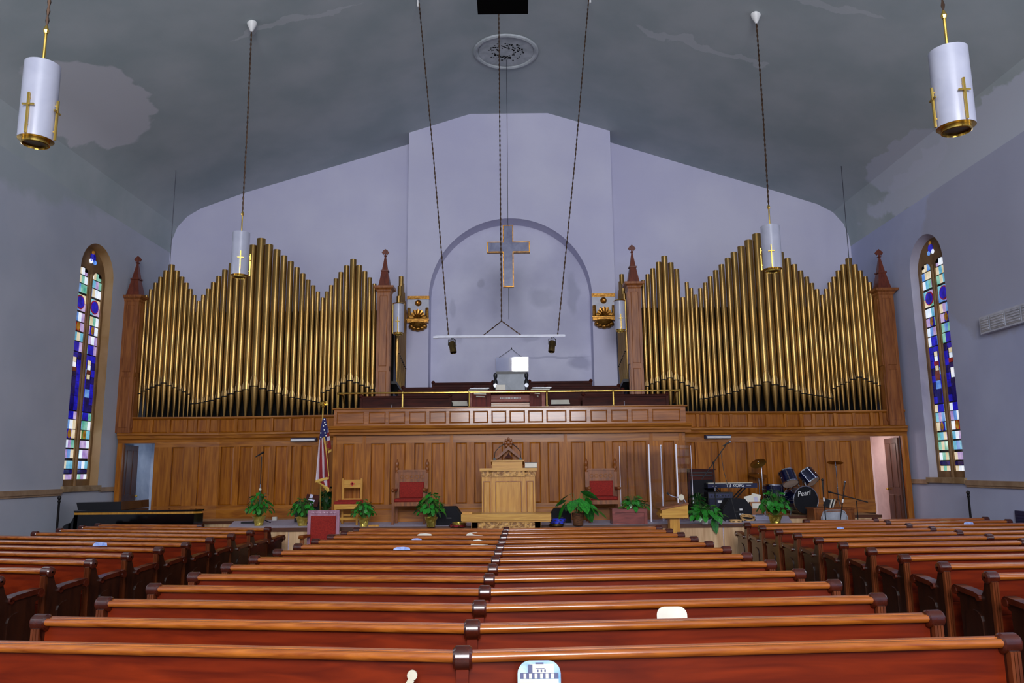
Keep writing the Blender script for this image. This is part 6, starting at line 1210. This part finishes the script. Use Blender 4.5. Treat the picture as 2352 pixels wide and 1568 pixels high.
mb = MB(); mb.box(xa - .2, xa + .05, Y0_ + .12, Y0_ + 1.33, zr0 - .05, zr0); W(mb, 'key_bed', 'black_lacquer', t, 0); mb = MB(); mb.box(xa - .17, xa, Y0_ + .13, Y0_ + 1.32, zr0, zr0 + .02); W(mb, 'keys', 'ivory', t, 0)
for x, y in ((.12, .15), (.12, 1.3), (L_ * .82, .3)): mb = MB(); mb.lathe([(.03, 0), (.035, .08), (.06, .12), (.05, .2), (.08, zr0 - .05), (.085, zr0)], T(xa + x, Y0_ + y, 0), 12); W(mb, 'leg', 'black_lacquer', t)
mb = MB(); mb.box(xa - .62, xa - .3, Y0_ + .4, Y0_ + 1.1, .46, .53); t2 = thing('piano_bench', 'black padded bench at the keyboard of the grand piano', 'bench', (xa - .46, Y0_ + .7, 0)); W(mb, 'seat', 'black_lacquer', t2, 0)
for x in (xa - .59, xa - .33):
    for y in (Y0_ + .44, Y0_ + 1.06): mb = MB(); mb.box(x - .02, x + .02, y - .02, y + .02, 0, .46); W(mb, 'leg', 'black_lacquer', t2, 0)

# ------------------------------------------------------------------ wall fittings
p = PX(2262, 732, XR); q = PX(2262, 770, XR); y1 = p.y; z0, z1 = 4.47, 4.82; y0 = y1 - 2.3
t = thing('wall_louvre', 'long pale louvred grille box fixed high on the side wall', 'grille', (XR, (y0 + y1) / 2, z0))
mb = MB(); mb.box(XR - .12, XR, y0, y1, z0, z1); W(mb, 'case', 'louver', t, 0)
k = y0 + .05
while k < y1 - .1:
    mb = MB(); e = min(k + .44, y1 - .05); mb.box(XR - .132, XR - .12, k, e, z0 + .04, z1 - .04); W(mb, 'panel', 'mute_white', t, 0)
    for r_ in range(5): mb = MB(); z = z0 + .07 + r_ * .05; mb.box(XR - .142, XR - .132, k + .03, e - .03, z, z + .022); W(mb, 'slat', 'louver', t, 0)
    k += .48
p = PX(2335, 1172, XR); t = thing('floor_vent', 'dark blue louvred vent low on the side wall', 'vent', (XR, p.y - .5, p.z - .5)); mb = MB(); mb.box(XR - .04, XR, p.y - 1, p.y, p.z - .5, p.z); W(mb, 'frame', 'dark_vent', t, 0)
for r_ in range(8): mb = MB(); mb.box(XR - .055, XR - .04, p.y - .95, p.y - .05, p.z - .47 + r_ * .056, p.z - .44 + r_ * .056); W(mb, 'slat', 'dark_vent', t, 0)
for px, py, X, lab in ((137, 1138, XL + .25, 'dark iron post by the wall near the piano'), (2223, 1126, XR - .25, 'dark iron post by the wall below the chair rail on the drum side')):
    p = PX(px, py, X); mb = MB(); mb.lathe([(.06, 0), (.05, .03), (.022, .05), (.022, p.z - .14), (.035, p.z - .12), (.022, p.z - .09), (.04, p.z - .05), (.03, p.z - .015), (.005, p.z)], T(p.x, p.y, 0), 12); solo(mb, 'iron_post', 'iron', lab, 'post', (p.x, p.y, 0), 'iron posts by the side walls')
# white wall box beside the outer organ post
p, q = PX(2068, 962, XR - .03), PX(2072, 990, XR - .03)
mb = MB(); mb.box(XR - .05, XR - .01, p.y - .2, p.y, q.z, p.z); mb.box(XR - .07, XR - .05, p.y - .17, p.y - .03, q.z + .04, p.z - .04); solo(mb, 'wall_box', 'white_plastic', 'small white box on the wall beside the outer organ post above the passage door', 'wall box', (XR - .03, p.y - .1, q.z))
# ------------------------------------------------------------------ fans and papers left in the pews
def row_back(k): return 13.82 - .772 * k
def fan(label, px, py, Y, w, h, m_, name='hand_fan', handle=True):
    c = PY(px, py, Y); t = thing(name, label, 'fan', c - Vector((0, 0, h + .1)), 'hand fans left in the pews')
    n = 6; pts = []
    for sx, sz in ((1, -1), (1, 1), (-1, 1), (-1, -1)):
        r = min(w, h) * .28; cx, cz = sx * (w / 2 - r), sz * (h / 2 - r); a0 = {(1, -1): -90, (1, 1): 0, (-1, 1): 90, (-1, -1): 180}[(sx, sz)]
        for k in range(n + 1): an = math.radians(a0 + 90 * k / n); pts.append((cx + r * math.cos(an), cz + r * math.sin(an)))
    mb = MB(); mb.prism(pts, lambda a_, b_, c_: Vector((c.x + a_, c.y + c_ + .12 * b_, c.z - h / 2 + b_)), -.002, .002); W(mb, 'blade', m_, t, 0)
    if handle: mb = MB(); mb.box(c.x - .012, c.x + .012, c.y - .004, c.y + .004, c.z - h - .1, c.z - h * .5); W(mb, 'handle', 'oak_light', t, 0)
    return t, c
kk = 11; Yf = 13.82 - .772 * kk + .18
fan('plain white hand fan standing on the pew two rows from the picture fan', 1543, 1393, Yf + .1, .21, .2, 'paper')
t, c = fan('hand fan printed with a house under a blue sky', 1238, 1518, 4.56 - .1, .235, .26, 'sky_print')
W_ = .235; yq = lambda z: c.y - .004 + .12 * (z - (c.z - .13))
def pr(x0, x1, z0, z1, m_, d=0):
    za, zb = c.z - .26 + z0, c.z - .26 + z1; mb = MB(); mb.add([(c.x + x0, yq(za) - .001 - d, za), (c.x + x1, yq(za) - .001 - d, za), (c.x + x1, yq(zb) - .001 - d, zb), (c.x + x0, yq(zb) - .001 - d, zb)], [(0, 1, 2, 3)]); W(mb, 'print', m_, t, 0)
pr(-.105, .105, .02, .168, 'paper'); pr(-.105, .105, .17, .2, 'roof_print', .0005); pr(-.05, .08, .2, .244, 'paper', .001); pr(-.062, -.036, .2, .242, 'roof_print', .0015); pr(-.02, .025, .243, .252, 'roof_print', .0015); pr(-.02, .03, .219, .223, 'roof_print', .002)
for k in range(6): pr(-.085 + .03 * k, -.07 + .03 * k, .17, .196, 'paper', .001)
for k in range(3): pr(-.012 + .02 * k, -.003 + .02 * k, .204, .216, 'roof_print', .002)
q = PY(945, 1560, 4.5); t = thing('wooden_spoon_fan', 'pale fan handle with a round end lying in the rearmost centre pew', 'fan', q - Vector((0, 0, .2)), 'hand fans left in the pews')
mb = MB(); M = Matrix.Translation(q) @ RY(.5); mb.box(-.018, .018, -.004, .004, -.3, 0, M); mb.lathe([(.001, -.005), (.028, -.005), (.028, .005), (.001, .005)], Matrix.Translation(q + Vector((.004, 0, .022))) @ RX(math.pi / 2), 16, cap=False); W(mb, 'handle', 'ivory', t, 0)
t.name = 'hand_fan'
def paper(label, px, py, row, w, h, m_='paper', dy=.1, name='paper_sheet'):
    Y = row_back(row) + dy if isinstance(row, int) else row
    q = PY(px, py, Y); mb = MB(); pts = [(-w / 2, -h / 2), (w / 2, -h / 2), (w * .44, h * .25), (w * .1, h / 2), (-w * .3, h * .42), (-w * .46, h * .1)]
    mb.prism(pts, lambda a_, b_, c_: Vector((q.x + a_, q.y + c_ + .25 * b_, q.z + b_)), 0, .004); solo(mb, name, m_, label, 'paper', q - Vector((0, 0, h / 2)))
paper('white fan blade resting on a pew rail of the second row, flag side', 975, 1228, 1, .25, .05, dy=.02); paper('crumpled white paper on the second centre pew', 1090, 1227, 1, .28, .07, dy=.02)
paper('white paper heap on the fourth centre pew', 1097, 1246, 3, .2, .09, dy=.02); paper('small cream slip beside the paper heap on the fourth centre pew', 1113, 1246, 3, .1, .06, dy=.02)
paper('blue-white fan edge on the fifth centre pew', 923, 1259, 4, .23, .04, 'paper_blue', dy=.02); paper('blue-white fan edge on the third centre pew', 957, 1238, 2, .16, .03, 'paper_blue', dy=.02)
paper('blue-white fan edge on a pew before the grand piano', 230, 1249, 10.9, .2, .05, 'paper_blue'); paper('blue-white fan edge on a pew under the wall louvre', 2225, 1201, 13.5, .17, .04, 'paper_blue'); paper('pale fan edge on a pew near the folding chair', 1930, 1212, 13.1, .12, .03, 'paper_blue')
